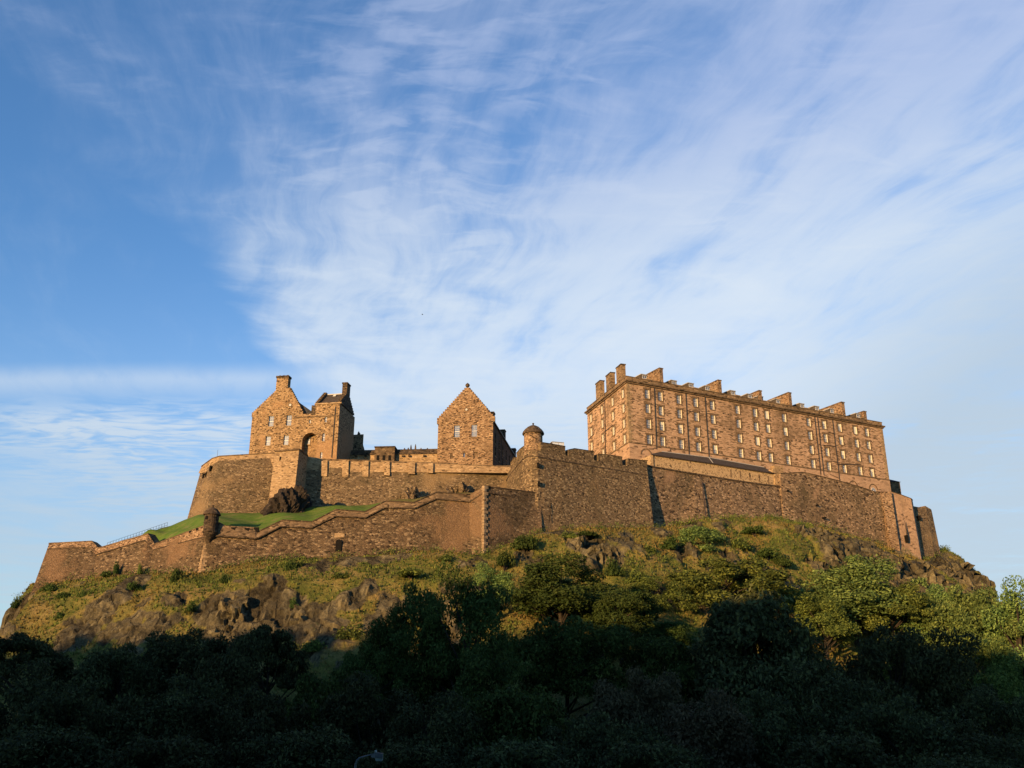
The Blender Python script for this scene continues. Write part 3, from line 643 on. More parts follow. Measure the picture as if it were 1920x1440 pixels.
def rampart_zigzag():
    root = thing('zigzag_wall', 'long rubble rampart climbing in zigzag steps from the sentry turret to the curtain wall', 'wall', P(640, 1040, 153))
    T = [(389, 981, 150.8), (412, 979, 151), (423, 985.5, 151.2), (478.5, 988.4, 151.9), (484.5, 997, 152), (530, 975.6, 152.5), (584.4, 979, 153), (630, 956, 153.5), (684.3, 960, 154), (723, 940, 154.5), (776, 942.7, 155), (818.7, 923.3, 156), (882, 928, 157.1)]
    Bp = [(374, 1076, 149.75), (405, 1067, 150.1), (418, 1064, 150.3), (474, 1054, 151), (482, 1053, 151.1), (528, 1050, 151.6), (582, 1048, 152.1), (628, 1046, 152.6), (682, 1043, 153.1), (721, 1040, 153.6), (776, 1037, 154.2), (818, 1034, 155), (885, 1034, 155.9)]
    S = [(386, 1004, 150.4), (412, 1004, 150.5), (423, 1005, 150.7), (478, 1008, 151.3), (484, 1007, 151.4), (527, 986, 152.1), (584.4, 988.4, 152.7), (629, 966.7, 153.2), (684.3, 969.6, 153.7), (721.5, 950.5, 154.2), (777, 952, 154.8), (817, 934.2, 155.7), (882, 939.8, 156.8)]
    tops, bots, st = band_pts(T), band_pts(Bp), band_pts(S)
    strip_wall(MB(), tops, bots, 1.4).build('wall', 'rubble_lower', root)
    strip_band(MB(), st, 0.20, 0.18, 0.3).build('string_course', 'sooty_stone', root)
    strip_band(MB(), [t + Vector((0, 0, .14)) for t in tops[4:]], 0.17, 0.16, 1.5).build('coping', 'sooty_stone', root)
    strip_wall(MB(), [t - Vector((0, 0, .04)) for t in tops], st, 0.3, sink=0.05, front=0.05).build('parapet', 'dark_ashlar', root)
    for px, py, w in ((437, 993, .34), (462.5, 994, .36), (480.5, 993, .4)):
        Y = 151.25 + (px - 437) * .012; c = P(px, py, Y); fr = Fr((c.x - 5, c.y - .06), (c.x + 5, c.y + .06)); s, z = fr.loc(px, py)
        MB().box(fr, s - w, s + w, -.08, .25, z - .42, z + .36).build('gun_opening', 'void_dark', root)
    # postern door with a stone tablet over it
    c = P(634, 1022, 152.7); fr = Fr((c.x - 5, c.y - .1), (c.x + 5, c.y + .05)); s, z0 = fr.loc(634, 1034); _, z1 = fr.loc(634, 1011)
    w = .48; arch = [(s - w, z0)] + [(s + w, z0)] + [(s + w * math.cos(a * math.pi / 10), z1 - w + w * math.sin(a * math.pi / 10)) for a in range(11)]
    w2 = .72; _ = [(s - w2, z0 - .2), (s + w2, z0 - .2)] + [(s + w2 * math.cos(a * math.pi / 10), z1 - w + w2 * math.sin(a * math.pi / 10)) for a in range(11)]
    MB().prism(fr, arch, 0.0, .9).build('postern_door', 'void_dark', root)
    s, z = fr.loc(636, 1003); MB().box(fr, s - .82, s + .82, .29, .9, z - .34, z + .34).build('stone_tablet', 'quoin_stone', root)
    # end pier with pale quoins, and its return to the curtain
    T = [(879, 929, 157.1), (893, 920, 156.5), (906, 911.5, 155.8), (1014, 925, 162.7)]; Bp = [(882, 1036, 155.9), (895, 1040, 155), (906, 1044, 154.2), (1016, 1000, 160.3)]; S = [(880, 940, 156.9), (894, 931, 156.3), (907, 921.5, 155.5), (1015, 936, 163.0)]
    strip_wall(MB(), band_pts(T), band_pts(Bp), 3.6, front=0.02).build('end_pier', 'rubble_lower', root)
    strip_band(MB(), band_pts(S), .22, .13, .4).build('pier_string_course', 'sooty_stone', root)
    strip_band(MB(), band_pts(T[2:], .12), .16, .12, 1.2).build('pier_coping', 'sooty_stone', root)
    q = MB(); a, b = P(907, 911, 155.6), P(906, 1040, 154.15)
    for k in range(22):
        p0, p1 = a.lerp(b, k / 22), a.lerp(b, (k + .93) / 22); L = .85 if k % 2 else .6; M = 1.35 - L
        ring = lambda p: [p + Vector((-L * .55, L * .75, 0)), p + Vector((-.12, -.14, 0)), p + Vector((.12, -.14, 0)), p + Vector((M, M * .55, 0)), p + Vector((.1, .9, 0))]
        q.solid(ring(p1), ring(p0))
    q.build('quoins', 'quoin_stone', root)
rampart_zigzag()

# ------------------------------------------------------------------ upper wall under the two gabled halls
def upper_wall():
    root = thing('terrace_wall', 'tall battered wall with a pale parapet carrying the two gabled halls', 'wall', P(620, 950, 172))
    T = [(384, 873, 188), (378.6, 875, 182), (399, 860, 177.5), (412, 856, 175.5), (514, 850, 176.5), (621, 861, 177.5), (720, 864.7, 178.2), (820, 869, 178.9), (904, 873.7, 179.5), (958, 874, 180)]
    B = [(366, 972, 184), (351, 973, 177), (373, 967, 173.5), (387.5, 963, 171.3), (505, 962, 172.8), (612, 952, 174.3), (716, 947, 175.7), (818, 938, 177), (902, 934, 178), (957, 930, 178.6)]
    tops, bots = band_pts(T), band_pts(B)
    strip_wall(MB(), tops, bots, 2.0).build('wall', 'rubble_dark', root)
    M = [(380, 885, 187.5), (373, 887, 181), (395, 885, 176.6), (407, 886.5, 174.6), (511, 886, 175.4), (619, 884, 176.8), (719, 885, 177.5), (820, 886, 178.3), (903.5, 888, 178.9), (958, 889, 179.4)]
    mids = band_pts(M)
    strip_wall(MB(), [t - Vector((0, 0, .05)) for t in tops], mids, 0.4, sink=0.05, front=0.09).build('parapet', 'warm_ashlar', root)
    strip_band(MB(), [t + Vector((0, 0, .14)) for t in tops[:5]], 0.16, 0.18, 2.1).build('coping', 'dark_ashlar', root)
    for a, b, y0 in ((577, 613, 861), (613, 652, 860.8), (652, 690, 861.8), (690, 733, 863), (733, 778, 865), (778, 820, 866.4), (820, 858, 867.5), (858, 905, 870.5), (905, 958, 872.5)):
        Ya, Yb = 177.1 + (a - 577) * .0076, 177.1 + (b - 577) * .0076
        strip_band(MB(), [P(a, y0, Ya), P(b - .5, y0 + .9, Yb)], 0.34, 0.16, 1.6).build('coping', 'dark_ashlar', root)
    for a, b, y0, y1 in ((602, 614, 864, 894), (642, 653.7, 864, 895), (680, 691, 865, 895), (721, 731, 866, 893), (766, 778, 867.5, 890), (803, 812, 869, 888)):
        Yt = 177.15 + (a - 577) * .0076; q = MB()
        p = [P(a, y0, Yt), P(b, y0 + .5, Yt), P(b - .6, y1, Yt - .75), P(a - .6, y1 - .3, Yt - .75)]; k = Vector((.16, -.98, 0)) * .55
        q.solid([v + k for v in p], [v - k for v in p]); q.build('pilaster', 'warm_ashlar', root)
    # big projecting buttress
    f = [P(516, 846, 172.6), P(561, 842.5, 172.0), P(550, 940, 168.6), P(503, 944, 169.2)]; bk = [v + Vector((.9, 7, 0)) for v in f]
    MB().solid(f, bk).build('buttress', 'warm_ashlar', root)
    c = [P(515.5, 845.5, 172.4), P(561.8, 841.8, 171.8)]; strip_band(MB(), [c[0] + Vector((0, 0, .1)), c[1] + Vector((0, 0, .1))], .3, .1, 5).build('coping', 'dark_ashlar', root)
    p = P(525, 864, 171.9); MB().box(Fr((p.x - 1, p.y - .05), (p.x + 1, p.y - .05)), .88, 1.12, -.06, .5, p.z - .75, p.z + .75).build('slit', 'void_dark', root)
    # slots on the left flank
    for px, py, Y in ((397, 879, 176.2), (384, 893, 178.2), (389, 891, 177.4)):
        p = P(px, py, Y); MB().box(Fr((p.x - 1, p.y + .55), (p.x + 1, p.y - .85)), .9, 1.3, -.30, .4, p.z - .5, p.z + .5).build('slot', 'void_dark', root)
    p = P(407, 858, 176); MB().tube([p, p + Vector((0, 0, 1.6))], .03).build('mast', 'cast_iron', root)
upper_wall()
# ------------------------------------------------------------------ gabled halls
HA = R(-9.0)
def front_frame(px, py, Y, ang=HA):
    c = P(px, py, Y); return Fr((c.x, c.y), (c.x + math.cos(ang), c.y + math.sin(ang)))
def crowsteps(a, b, n, side):
    """stepped slope from (s,z) a up to b"""
    out = []
    for k in range(n):
        s0, z0 = lerp(a[0], b[0], k / n), lerp(a[1], b[1], k / n); s1, z1 = lerp(a[0], b[0], (k + 1) / n), lerp(a[1], b[1], (k + 1) / n)
        out += [(s0, z1), (s1, z1)] if side < 0 else [(s0, z0), (s1, z0)]
    return out
def hospital():
    fr = front_frame(470, 852, 181.0); g = lambda x, y, d=0: fr.loc(x, y, d)
    zb = g(540, 862)[1] - 2.5
    root = thing('gabled_hall', 'tall hall with a big crow-stepped chimney gable joined to a square tower', 'building', fr.pt(0, 0, zb))
    sL, zE = g(473.5, 776); sT = g(634.5, 800)[0]; sV, zV = g(575, 776)
    # ---- main front, windows cut in
    win = []
    for x, y, w, h in ((508.3, 789.7, 1.08, 2.25), (541.6, 788.2, 1.08, 2.25), (502.6, 826.7, 1.05, 2.0), (536.2, 825.4, 1.05, 2.0)): s, z = g(x, y); win.append((s, z, w, h, 3, 4))
    for x, y, w, h in ((581, 790.3, .42, .8), (610.8, 785.4, .5, 1.5), (606.5, 820, .5, 1.65), (602.2, 853.5, .45, 1.3)): s, z = g(x, y); win.append((s, z, w, h, 2, 4))
    ax0, ax1 = g(566, 835)[0], g(594, 835)[0]; aR = (ax1 - ax0) / 2; az = g(580, 811.5)[1] - aR; ac = (ax0 + ax1) / 2; az0 = g(580, 864)[1]
    holes = [(s - w / 2, s + w / 2, z - h / 2, z + h / 2) for s, z, w, h, _, _ in win] + [(ax0, ax1, az0, az + aR + .0)]
    m = MB(); rev = .28
    wall_face(m, fr, sL, sT, zb, zV, holes[:-1] + [], rev) if False else None
    # grid with the arch bounding box left open, then the spandrels
    S = holes[:-1]
    S_all = sorted({sL, sT, *[v for h in holes for v in h[:2]]}); Z_all = sorted({zb, zV, *[v for h in holes for v in h[2:]]})
    for i in range(len(S_all) - 1):
        for j in range(len(Z_all) - 1):
            cs, cz = (S_all[i] + S_all[i + 1]) / 2, (Z_all[j] + Z_all[j + 1]) / 2
            if any(h[0] < cs < h[1] and h[2] < cz < h[3] for h in holes): continue
            m.face([fr.pt(S_all[i], 0, Z_all[j]), fr.pt(S_all[i + 1], 0, Z_all[j]), fr.pt(S_all[i + 1], 0, Z_all[j + 1]), fr.pt(S_all[i], 0, Z_all[j + 1])])
    for a, b, c, d in S:
        for (p, q) in (((a, c), (b, c)), ((b, c), (b, d)), ((b, d), (a, d)), ((a, d), (a, c))): m.face([fr.pt(p[0], 0, p[1]), fr.pt(q[0], 0, q[1]), fr.pt(q[0], rev, q[1]), fr.pt(p[0], rev, p[1])])
    N = 12; arc = [(ac + aR * math.cos(math.pi * k / N), az + aR * math.sin(math.pi * k / N)) for k in range(N + 1)]; dA = 1.5
    for k in range(N):
        p, q = arc[k], arc[k + 1]
        m.face([fr.pt(p[0], 0, p[1]), fr.pt(p[0], 0, az + aR), fr.pt(q[0], 0, az + aR), fr.pt(q[0], 0, q[1])] if abs(p[1] - az - aR) > 1e-6 and abs(q[1] - az - aR) > 1e-6 else ([fr.pt(p[0], 0, p[1]), fr.pt(p[0], 0, az + aR), fr.pt(q[0], 0, q[1])] if abs(q[1] - az - aR) < 1e-6 else [fr.pt(p[0], 0, p[1]), fr.pt(q[0], 0, az + aR), fr.pt(q[0], 0, q[1])]))
        m.face([fr.pt(p[0], 0, p[1]), fr.pt(q[0], 0, q[1]), fr.pt(q[0], dA, q[1]), fr.pt(p[0], dA, p[1])])
    for a in (ax0, ax1): m.face([fr.pt(a, 0, az0), fr.pt(a, 0, az), fr.pt(a, dA, az), fr.pt(a, dA, az0)])
    sl_s, sl_z = g(579.5, 828.5, dA); back = [(ax0, az0), (ax1, az0)] + arc
    m.face([fr.pt(s, dA, z) for s, z in back])
    # left flank, back
    dep = 16
    m.face([fr.pt(sL, 0, zb), fr.pt(sL, 0, zE), fr.pt(sL, dep, zE), fr.pt(sL, dep, zb)])
    m.face([fr.pt(sL, dep, zb), fr.pt(sT, dep, zb), fr.pt(sT, dep, zV), fr.pt(sL, dep, zV)])
    m.build('wall', 'hospital_stone', root)
    for k, (s, z, w, h, nx, ny) in enumerate(win): window(root, fr, s, z, w, h, nx, ny, rev - .06)
    fr2 = Fr(fr.pt(0, dA - .12, 0).to_2d(), fr.pt(1, dA - .12, 0).to_2d()); window(root, fr2, sl_s, sl_z, .42, 1.1, 2, 4, 0.0)
    # ---- gable
    cL, zc = g(517.5, 733); cR, _ = g(543, 727); zc2 = g(543, 727)[1]
    poly = [(sL - .15, zV - .02), (sL - .15, zE)] + crowsteps((sL - .15, zE), (cL, zc), 14, -1) + crowsteps((cR, zc2), g(568, 774), 13, 1) + [(g(568, 774)[0], zV), (sV, zV)] + [(sV, zV - .02)]
    MB().prism(fr, poly, -.03, .9).build('gable', 'hospital_stone', root)
    # roof behind the gable, the far slope showing as a dark verge to the right
    rz_ = g(530, 728)[1]; rs = (cL + cR) / 2; vs, vz = g(589, 773, 2)
    mr = MB(); mr.solid([fr.pt(sL, .95, zE - .4), fr.pt(rs, .95, rz_ - .5), fr.pt(vs, .95, vz - .2), fr.pt(vs, .95, vz - .8), fr.pt(sL, .95, zE - .8)], [fr.pt(sL, dep, zE - .4), fr.pt(rs, dep, rz_ - .5), fr.pt(vs, dep, vz - .2), fr.pt(vs, dep, vz - .8), fr.pt(sL, dep, zE - .8)])
    mr.build('roof', 'slate', root)
    # chimney
    a, z1 = g(519, 708.5); b, _ = g(541, 706); ch = MB().box(fr, a, b, -.02, 1.3, zc - 1.2, z1).build('chimney', 'hospital_stone', root)
    MB().box(fr, a - .12, b + .12, -.14, 1.42, z1 + .003, g(530, 704.5)[1]).build('chimney_cap', 'sooty_stone', ch)
    for k in range(3): s = lerp(a, b, (k + .5) / 3); MB().lathe(fr.pt(s, .6, 0), [(.22, g(530, 704.5)[1]), (.18, g(530, 704.5)[1] + .28)], 10).build('chimney_pot', 'sooty_stone', ch)
    # round window in the gable, ledges, drain
    s, z = g(544.3, 759.4); rim = MB().lathe((0, 0, 0), [(.42, 0), (.42, .12), (.28, .12), (.28, 0)], 16).mesh('round_window', 'surround_stone')
    o = link('round_window', rim, root, fr.pt(s, -.03, z) - root.location); o.rotation_euler = (R(90), 0, HA)
    o2 = link('pane', MB().lathe((0, 0, 0), [(.29, .02), (.29, .05)], 16).mesh('pane', 'lead'), o)
    s0, z = g(551, 783); s1, _ = g(634, 780); MB().box(fr, s0, sT + .05, -.09, .1, z - .12, z + .12).build('ledge', 'dark_ashlar', root)
    p = [fr.pt(*((lambda q: (q[0], -.12, q[1]))(g(629.4, 763)))), fr.pt(*((lambda q: (q[0], -.12, q[1]))(g(622, 858))))]
    MB().tube(p, .09).build('drainpipe', 'cast_iron', root)
    # ---- tower above and behind the right part
    tS, tz = g(591, 759.5); tR, tz2 = g(640.5, 756); ztop = (tz + tz2) / 2; td = 9.5
    m = MB(); m.box(fr, tS, sT + .02, .004, td, zV - .01, ztop)
    m.box(fr, sT - .02, sT + .015, .006, td, zb, zV - .01); m.build('tower', 'hospital_stone', root)
    MB().box(fr, tS - .1, tR + .02, -.16, .5, ztop + .002, ztop + .28).build('cornice', 'quoin_stone', root)
    s0, z = g(584.4, 760); MB().box(fr, s0, tS + .1, .0, .9, zV - .3, z).build('skewputt', 'sooty_stone', root)
    rd = 4.6; zr = P(625, 740, fr.pt(0, rd, 0).y).z; zr = fr.loc(625, 740, rd)[1]
    # stepped gables left and right of the tower roof
    def side_gable(s0, s1, name, nst=9):
        q = MB()
        for k in range(nst):
            d0 = lerp(0.1, rd, k / nst); z0, z1 = lerp(ztop + .3, zr + .4, k / nst), lerp(ztop + .3, zr + .4, (k + 1) / nst)
            q.solid([fr.pt(s0, d0, z0), fr.pt(s1, d0, z0), fr.pt(s1, 2 * rd - d0, z0), fr.pt(s0, 2 * rd - d0, z0)], [fr.pt(s0, d0, z1), fr.pt(s1, d0, z1), fr.pt(s1, 2 * rd - d0, z1), fr.pt(s0, 2 * rd - d0, z1)])
        return q.build(name, 'sooty_stone', root)
    side_gable(tS, tS + .6, 'tower_gable'); side_gable(sT - .55, sT + .012, 'tower_gable')
    q = MB(); q.solid([fr.pt(tS + .6, .2, ztop + .05), fr.pt(tS + .6, rd, zr), fr.pt(tS + .6, 2 * rd - .2, ztop + .05)], [fr.pt(sT - .55, .2, ztop + .05), fr.pt(sT - .55, rd, zr), fr.pt(sT - .55, 2 * rd - .2, ztop + .05)]); rf = q.build('tower_roof', 'slate_brown', root)
    MB().box(fr, tS + .6, sT - .55, rd - .15, rd + .15, zr - .05, zr + .14).build('roof_ridge', 'lead', rf)
    c0 = fr.loc(644.5, 740, rd)[0]; zc_ = fr.loc(650, 722, rd)[1]
    ch = MB().box(fr, sT - 1.0, sT + .03, rd - 1.0, rd + 1.0, zr - .3, zc_).build('tower_chimney', 'sooty_stone', root)
    MB().box(fr, sT - 1.1, sT + .13, rd - 1.1, rd + 1.1, zc_ + .002, zc_ + .25).build('chimney_cap', 'sooty_stone', ch)
    # skylight on the tower roof
    k = .45; a = fr.pt(lerp(tS, sT, .45), lerp(.2, rd, .75) - .05, lerp(ztop, zr, .75) + .12)
    MB().solid([a, a + fr.ex * .55, a + fr.ex * .55 + fr.inw * .5 + Vector((0, 0, k)), a + fr.inw * .5 + Vector((0, 0, k))], [v + Vector((0, -.05, .06)) for v in (a, a + fr.ex * .55, a + fr.ex * .55 + fr.inw * .5 + Vector((0, 0, k)), a + fr.inw * .5 + Vector((0, 0, k)))]).build('skylight', 'white_paint', rf)
    return fr, zb
HFR, HZB = hospital()

def dormer_house():
    fr = front_frame(660, 842, 199); g = fr.loc
    zb = g(660, 842)[1] - 5
    root = thing('slate_house', 'small dark slate-roofed house with a spiked gable right of the tower', 'building', fr.pt(0, 0, zb))
    s0, s1 = g(628, 840)[0], g(666, 840)[0]; s2 = g(680.5, 840)[0]; ze = g(655, 833)[1]; zr = g(655, 812)[1]
    MB().box(fr, s0, s1, 0, 7, zb, ze).build('wall', 'sooty_stone', root)
    q = MB().solid([fr.pt(s0, -.2, ze), fr.pt(s0, 3.5, zr), fr.pt(s0, 7.2, ze)], [fr.pt(s1, -.2, ze), fr.pt(s1, 3.5, zr), fr.pt(s1, 7.2, ze)]).build('roof', 'slate', root)
    a = fr.pt(lerp(s0, s1, .6), .7, lerp(ze, zr, .25) + .1); u = fr.ex * 1.3; w = fr.inw * 1.2 + Vector((0, 0, 1.2 * (zr - ze) / 3.7)); n = Vector((0, -.06, .08))
    r = MB().solid([a, a + u, a + u + w, a + w], [v + n for v in (a, a + u, a + u + w, a + w)]).build('rooflight', 'shelter_glass', q)
    pa, zt = g(673.2, 811); gz = g(675, 838)[1]
    MB().prism(fr, [(s1 - .3, zb), (s2, zb), (s2 - .1, gz)] + crowsteps((s2 - .1, gz), (pa + .1, zt), 8, 1)[::-1][::-1][::1] + [(pa - .1, zt), (s1 - .3, lerp(gz, zt, .45))], -.4, 6.6).build('gable', 'sooty_stone', root) if False else \
        MB().prism(fr, [(s1 - .3, zb), (s2, zb), (s2 - .05, gz), (pa + .12, zt), (pa - .12, zt), (s1 - .3, gz)], -.4, .4).build('gable', 'sooty_stone', root)
    p = fr.pt(pa, -.2, zt); MB().lathe(p, [(.12, zt - .1), (.10, zt + .1), (.05, zt + .2), (.02, zt + .3)], 8).build('finial', 'sooty_stone', root)
dormer_house()

def mid_gable():
    fr = front_frame(820.5, 862, 184); g = fr.loc
    zb = g(870, 864)[1] - 1.8
    root = thing('gabled_house', 'separate stone house with a symmetrical crow-stepped gable topped by a stone ball', 'building', fr.pt(0, 0, zb))
    sL = g(821, 815)[0]; sR, zE = g(924.5, 789); zE = g(873, 792)[1]
    win = []
    for x, y, w, h in ((856.7, 808.7, 1.15, 2.6), (889.2, 807.5, 1.15, 2.6)): s, z = g(x, y); win.append((s, z, w, h, 4, 6))
    small = []
    for x, y, w, h in ((846.7, 855, .5, 1.2), (870, 853.3, .34, .9), (892, 852.5, .95, 1.15)): s, z = g(x, y); small.append((s, z, w, h))
    holes = [(s - w / 2, s + w / 2, z - h / 2, z + h / 2) for s, z, w, h in [w_[:4] for w_ in win] + small]
    m = MB(); wall_face(m, fr, sL, sR, zb, zE, holes, .3); dep = 34
    m.face([fr.pt(sL, 0, zb), fr.pt(sL, 0, zE), fr.pt(sL, dep, zE), fr.pt(sL, dep, zb)]); m.face([fr.pt(sL, dep, zb), fr.pt(sR, dep, zb), fr.pt(sR, dep, zE), fr.pt(sL, dep, zE)])
    m.build('wall', 'gable_stone', root)
    for s, z, w, h, nx, ny in win: window(root, fr, s, z, w, h, nx, ny, .22)
    for k, (s, z, w, h) in enumerate(small):
        MB().box(fr, s - w / 2 + .01, s + w / 2 - .01, .25, .29, z - h / 2 + .01, z + h / 2 - .01).build('small_window', 'window_glass' if k == 1 else 'surround_stone', root)
    eL, zL = g(819.5, 787.5); eR, zR = g(927.5, 784); aS, aZ = g(876, 727)
    poly = [(eL, zE - .01), (eL, zL)] + crowsteps((eL, zL), (aS - .22, aZ), 15, -1) + crowsteps((aS + .22, aZ), (eR, zR), 15, 1) + [(eR, zE - .01)]
    MB().prism(fr, poly, -.03, .8).build('gable', 'gable_stone', root)
    MB().lathe(fr.pt(aS, .35, 0), [(.32, aZ - .1), (.25, aZ + .1), (.16, aZ + .2), (.34, aZ + .32), (.46, aZ + .55), (.44, aZ + .8), (.26, aZ + 1.0), (.1, aZ + 1.08), (.06, aZ + 1.2)], 14).build('ball_finial', 'sooty_stone', root)
    s, z = g(874.5, 768); rim = MB().lathe((0, 0, 0), [(.40, 0), (.40, .12), (.26, .12), (.26, 0)], 16).mesh('round_window', 'surround_stone')
    o = link('round_window', rim, root, fr.pt(s, -.03, z) - root.location); o.rotation_euler = (R(90), 0, HA); link('pane', MB().lathe((0, 0, 0), [(.27, .02), (.27, .05)], 16).mesh('pane', 'lead'), o)
    q = MB().solid([fr.pt(sL - .2, .8, zE - .1), fr.pt(aS, .8, aZ - .5), fr.pt(sR + .3, .8, zE - .1)], [fr.pt(sL - .2, dep, zE - .1), fr.pt(aS, dep, aZ - .5), fr.pt(sR + .3, dep, zE - .1)]); q.build('roof', 'slate', root)
    # long flank with windows; its shade is partly put into the darker stone colour
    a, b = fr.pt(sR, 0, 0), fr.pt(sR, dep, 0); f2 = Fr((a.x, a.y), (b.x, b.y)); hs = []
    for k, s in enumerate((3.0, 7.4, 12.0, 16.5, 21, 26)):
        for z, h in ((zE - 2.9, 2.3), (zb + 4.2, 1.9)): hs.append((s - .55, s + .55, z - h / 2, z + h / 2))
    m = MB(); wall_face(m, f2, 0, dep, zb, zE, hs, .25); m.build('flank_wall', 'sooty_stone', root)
    for h in hs: window(root, f2, (h[0] + h[1]) / 2, (h[2] + h[3]) / 2, h[1] - h[0], h[3] - h[2], 3, 4, .2)
    MB().box(f2, 0, dep, -.25, .1, zE - .15, zE + .12).build('eaves_gutter', 'cast_iron', root)
    for s, h in ((1.2, 2.2), (15, 2.4), (30, 2.2)):
        ch = MB().box(f2, s, s + 1.5, .1, 1.1, zE, zE + h).build('chimney', 'sooty_stone', root); MB().box(f2, s - .1, s + 1.6, 0, 1.2, zE + h + .002, zE + h + .22).build('chimney_cap', 'sooty_stone', ch)
    MB().tube([f2.pt(9.6, -.14, zb), f2.pt(9.6, -.14, zE)], .08).build('drainpipe', 'cast_iron', root)
mid_gable()

def low_range():
    fr = front_frame(624, 858, 186.5, R(-4)); g = fr.loc
    zb = g(720, 866)[1] - 2
    root = thing('low_range', 'low dark-topped stone range joining the tower to the ball-topped gable', 'building', fr.pt(0, 0, zb))
    s0, s1 = g(618, 850)[0], g(822, 850)[0]; zt, zm = g(700, 842.5)[1], g(700, 853)[1]
    MB().box(fr, s0, s1, 0, 8, zb, zm).build('wall', 'warm_ashlar', root)
    MB().solid([fr.pt(s0, -.25, zm + .002), fr.pt(s1, -.25, zm + .002), fr.pt(s1, 8, zm + .002), fr.pt(s0, 8, zm + .002)], [fr.pt(s0, .4, zt), fr.pt(s1, .4, zt), fr.pt(s1, 7, zt), fr.pt(s0, 7, zt)]).build('roof', 'sooty_stone', root)
    a, b = g(705, 850)[0], g(742, 850)[0]; z1 = fr.loc(722, 839, -1.2)[1]
    bl = MB().box(fr, a, b, -1.3, 1.5, zb, z1).build('projecting_block', 'dark_ashlar', root)
    MB().box(fr, a - .1, b + .1, -1.45, 1.6, z1 + .002, z1 + .22).build('block_coping', 'sooty_stone', bl)
    for x in (708.5, 719.8, 730.7):
        s, z = fr.loc(x, 858.5, -1.3); MB().box(fr, s - .28, s + .30, -1.34, -1.2, z - .7, z + .55).build('opening', 'void_dark', bl)
    for x in (625, 635, 668, 686, 756, 768, 796):
        s, z = g(x, 855.5); MB().box(fr, s - .22, s + .22, -.5, .1, z - .16, z + .2).build('corbel', 'sooty_stone', root)
    for x, h in ((726, .4), (757, .45), (764, .5), (769, 1.1), (777.5, 1.2), (788, .4), (800, .35)):
        s = g(x, 845)[0]; zz = z1 + .2 if x < 740 else zt - .05; p = fr.pt(s, .8, 0); MB().lathe(p, [(.2, zz - .1), (.16, zz + h * .5), (.05, zz + h)], 8).build('roof_finial', 'sooty_stone', root)
low_range()

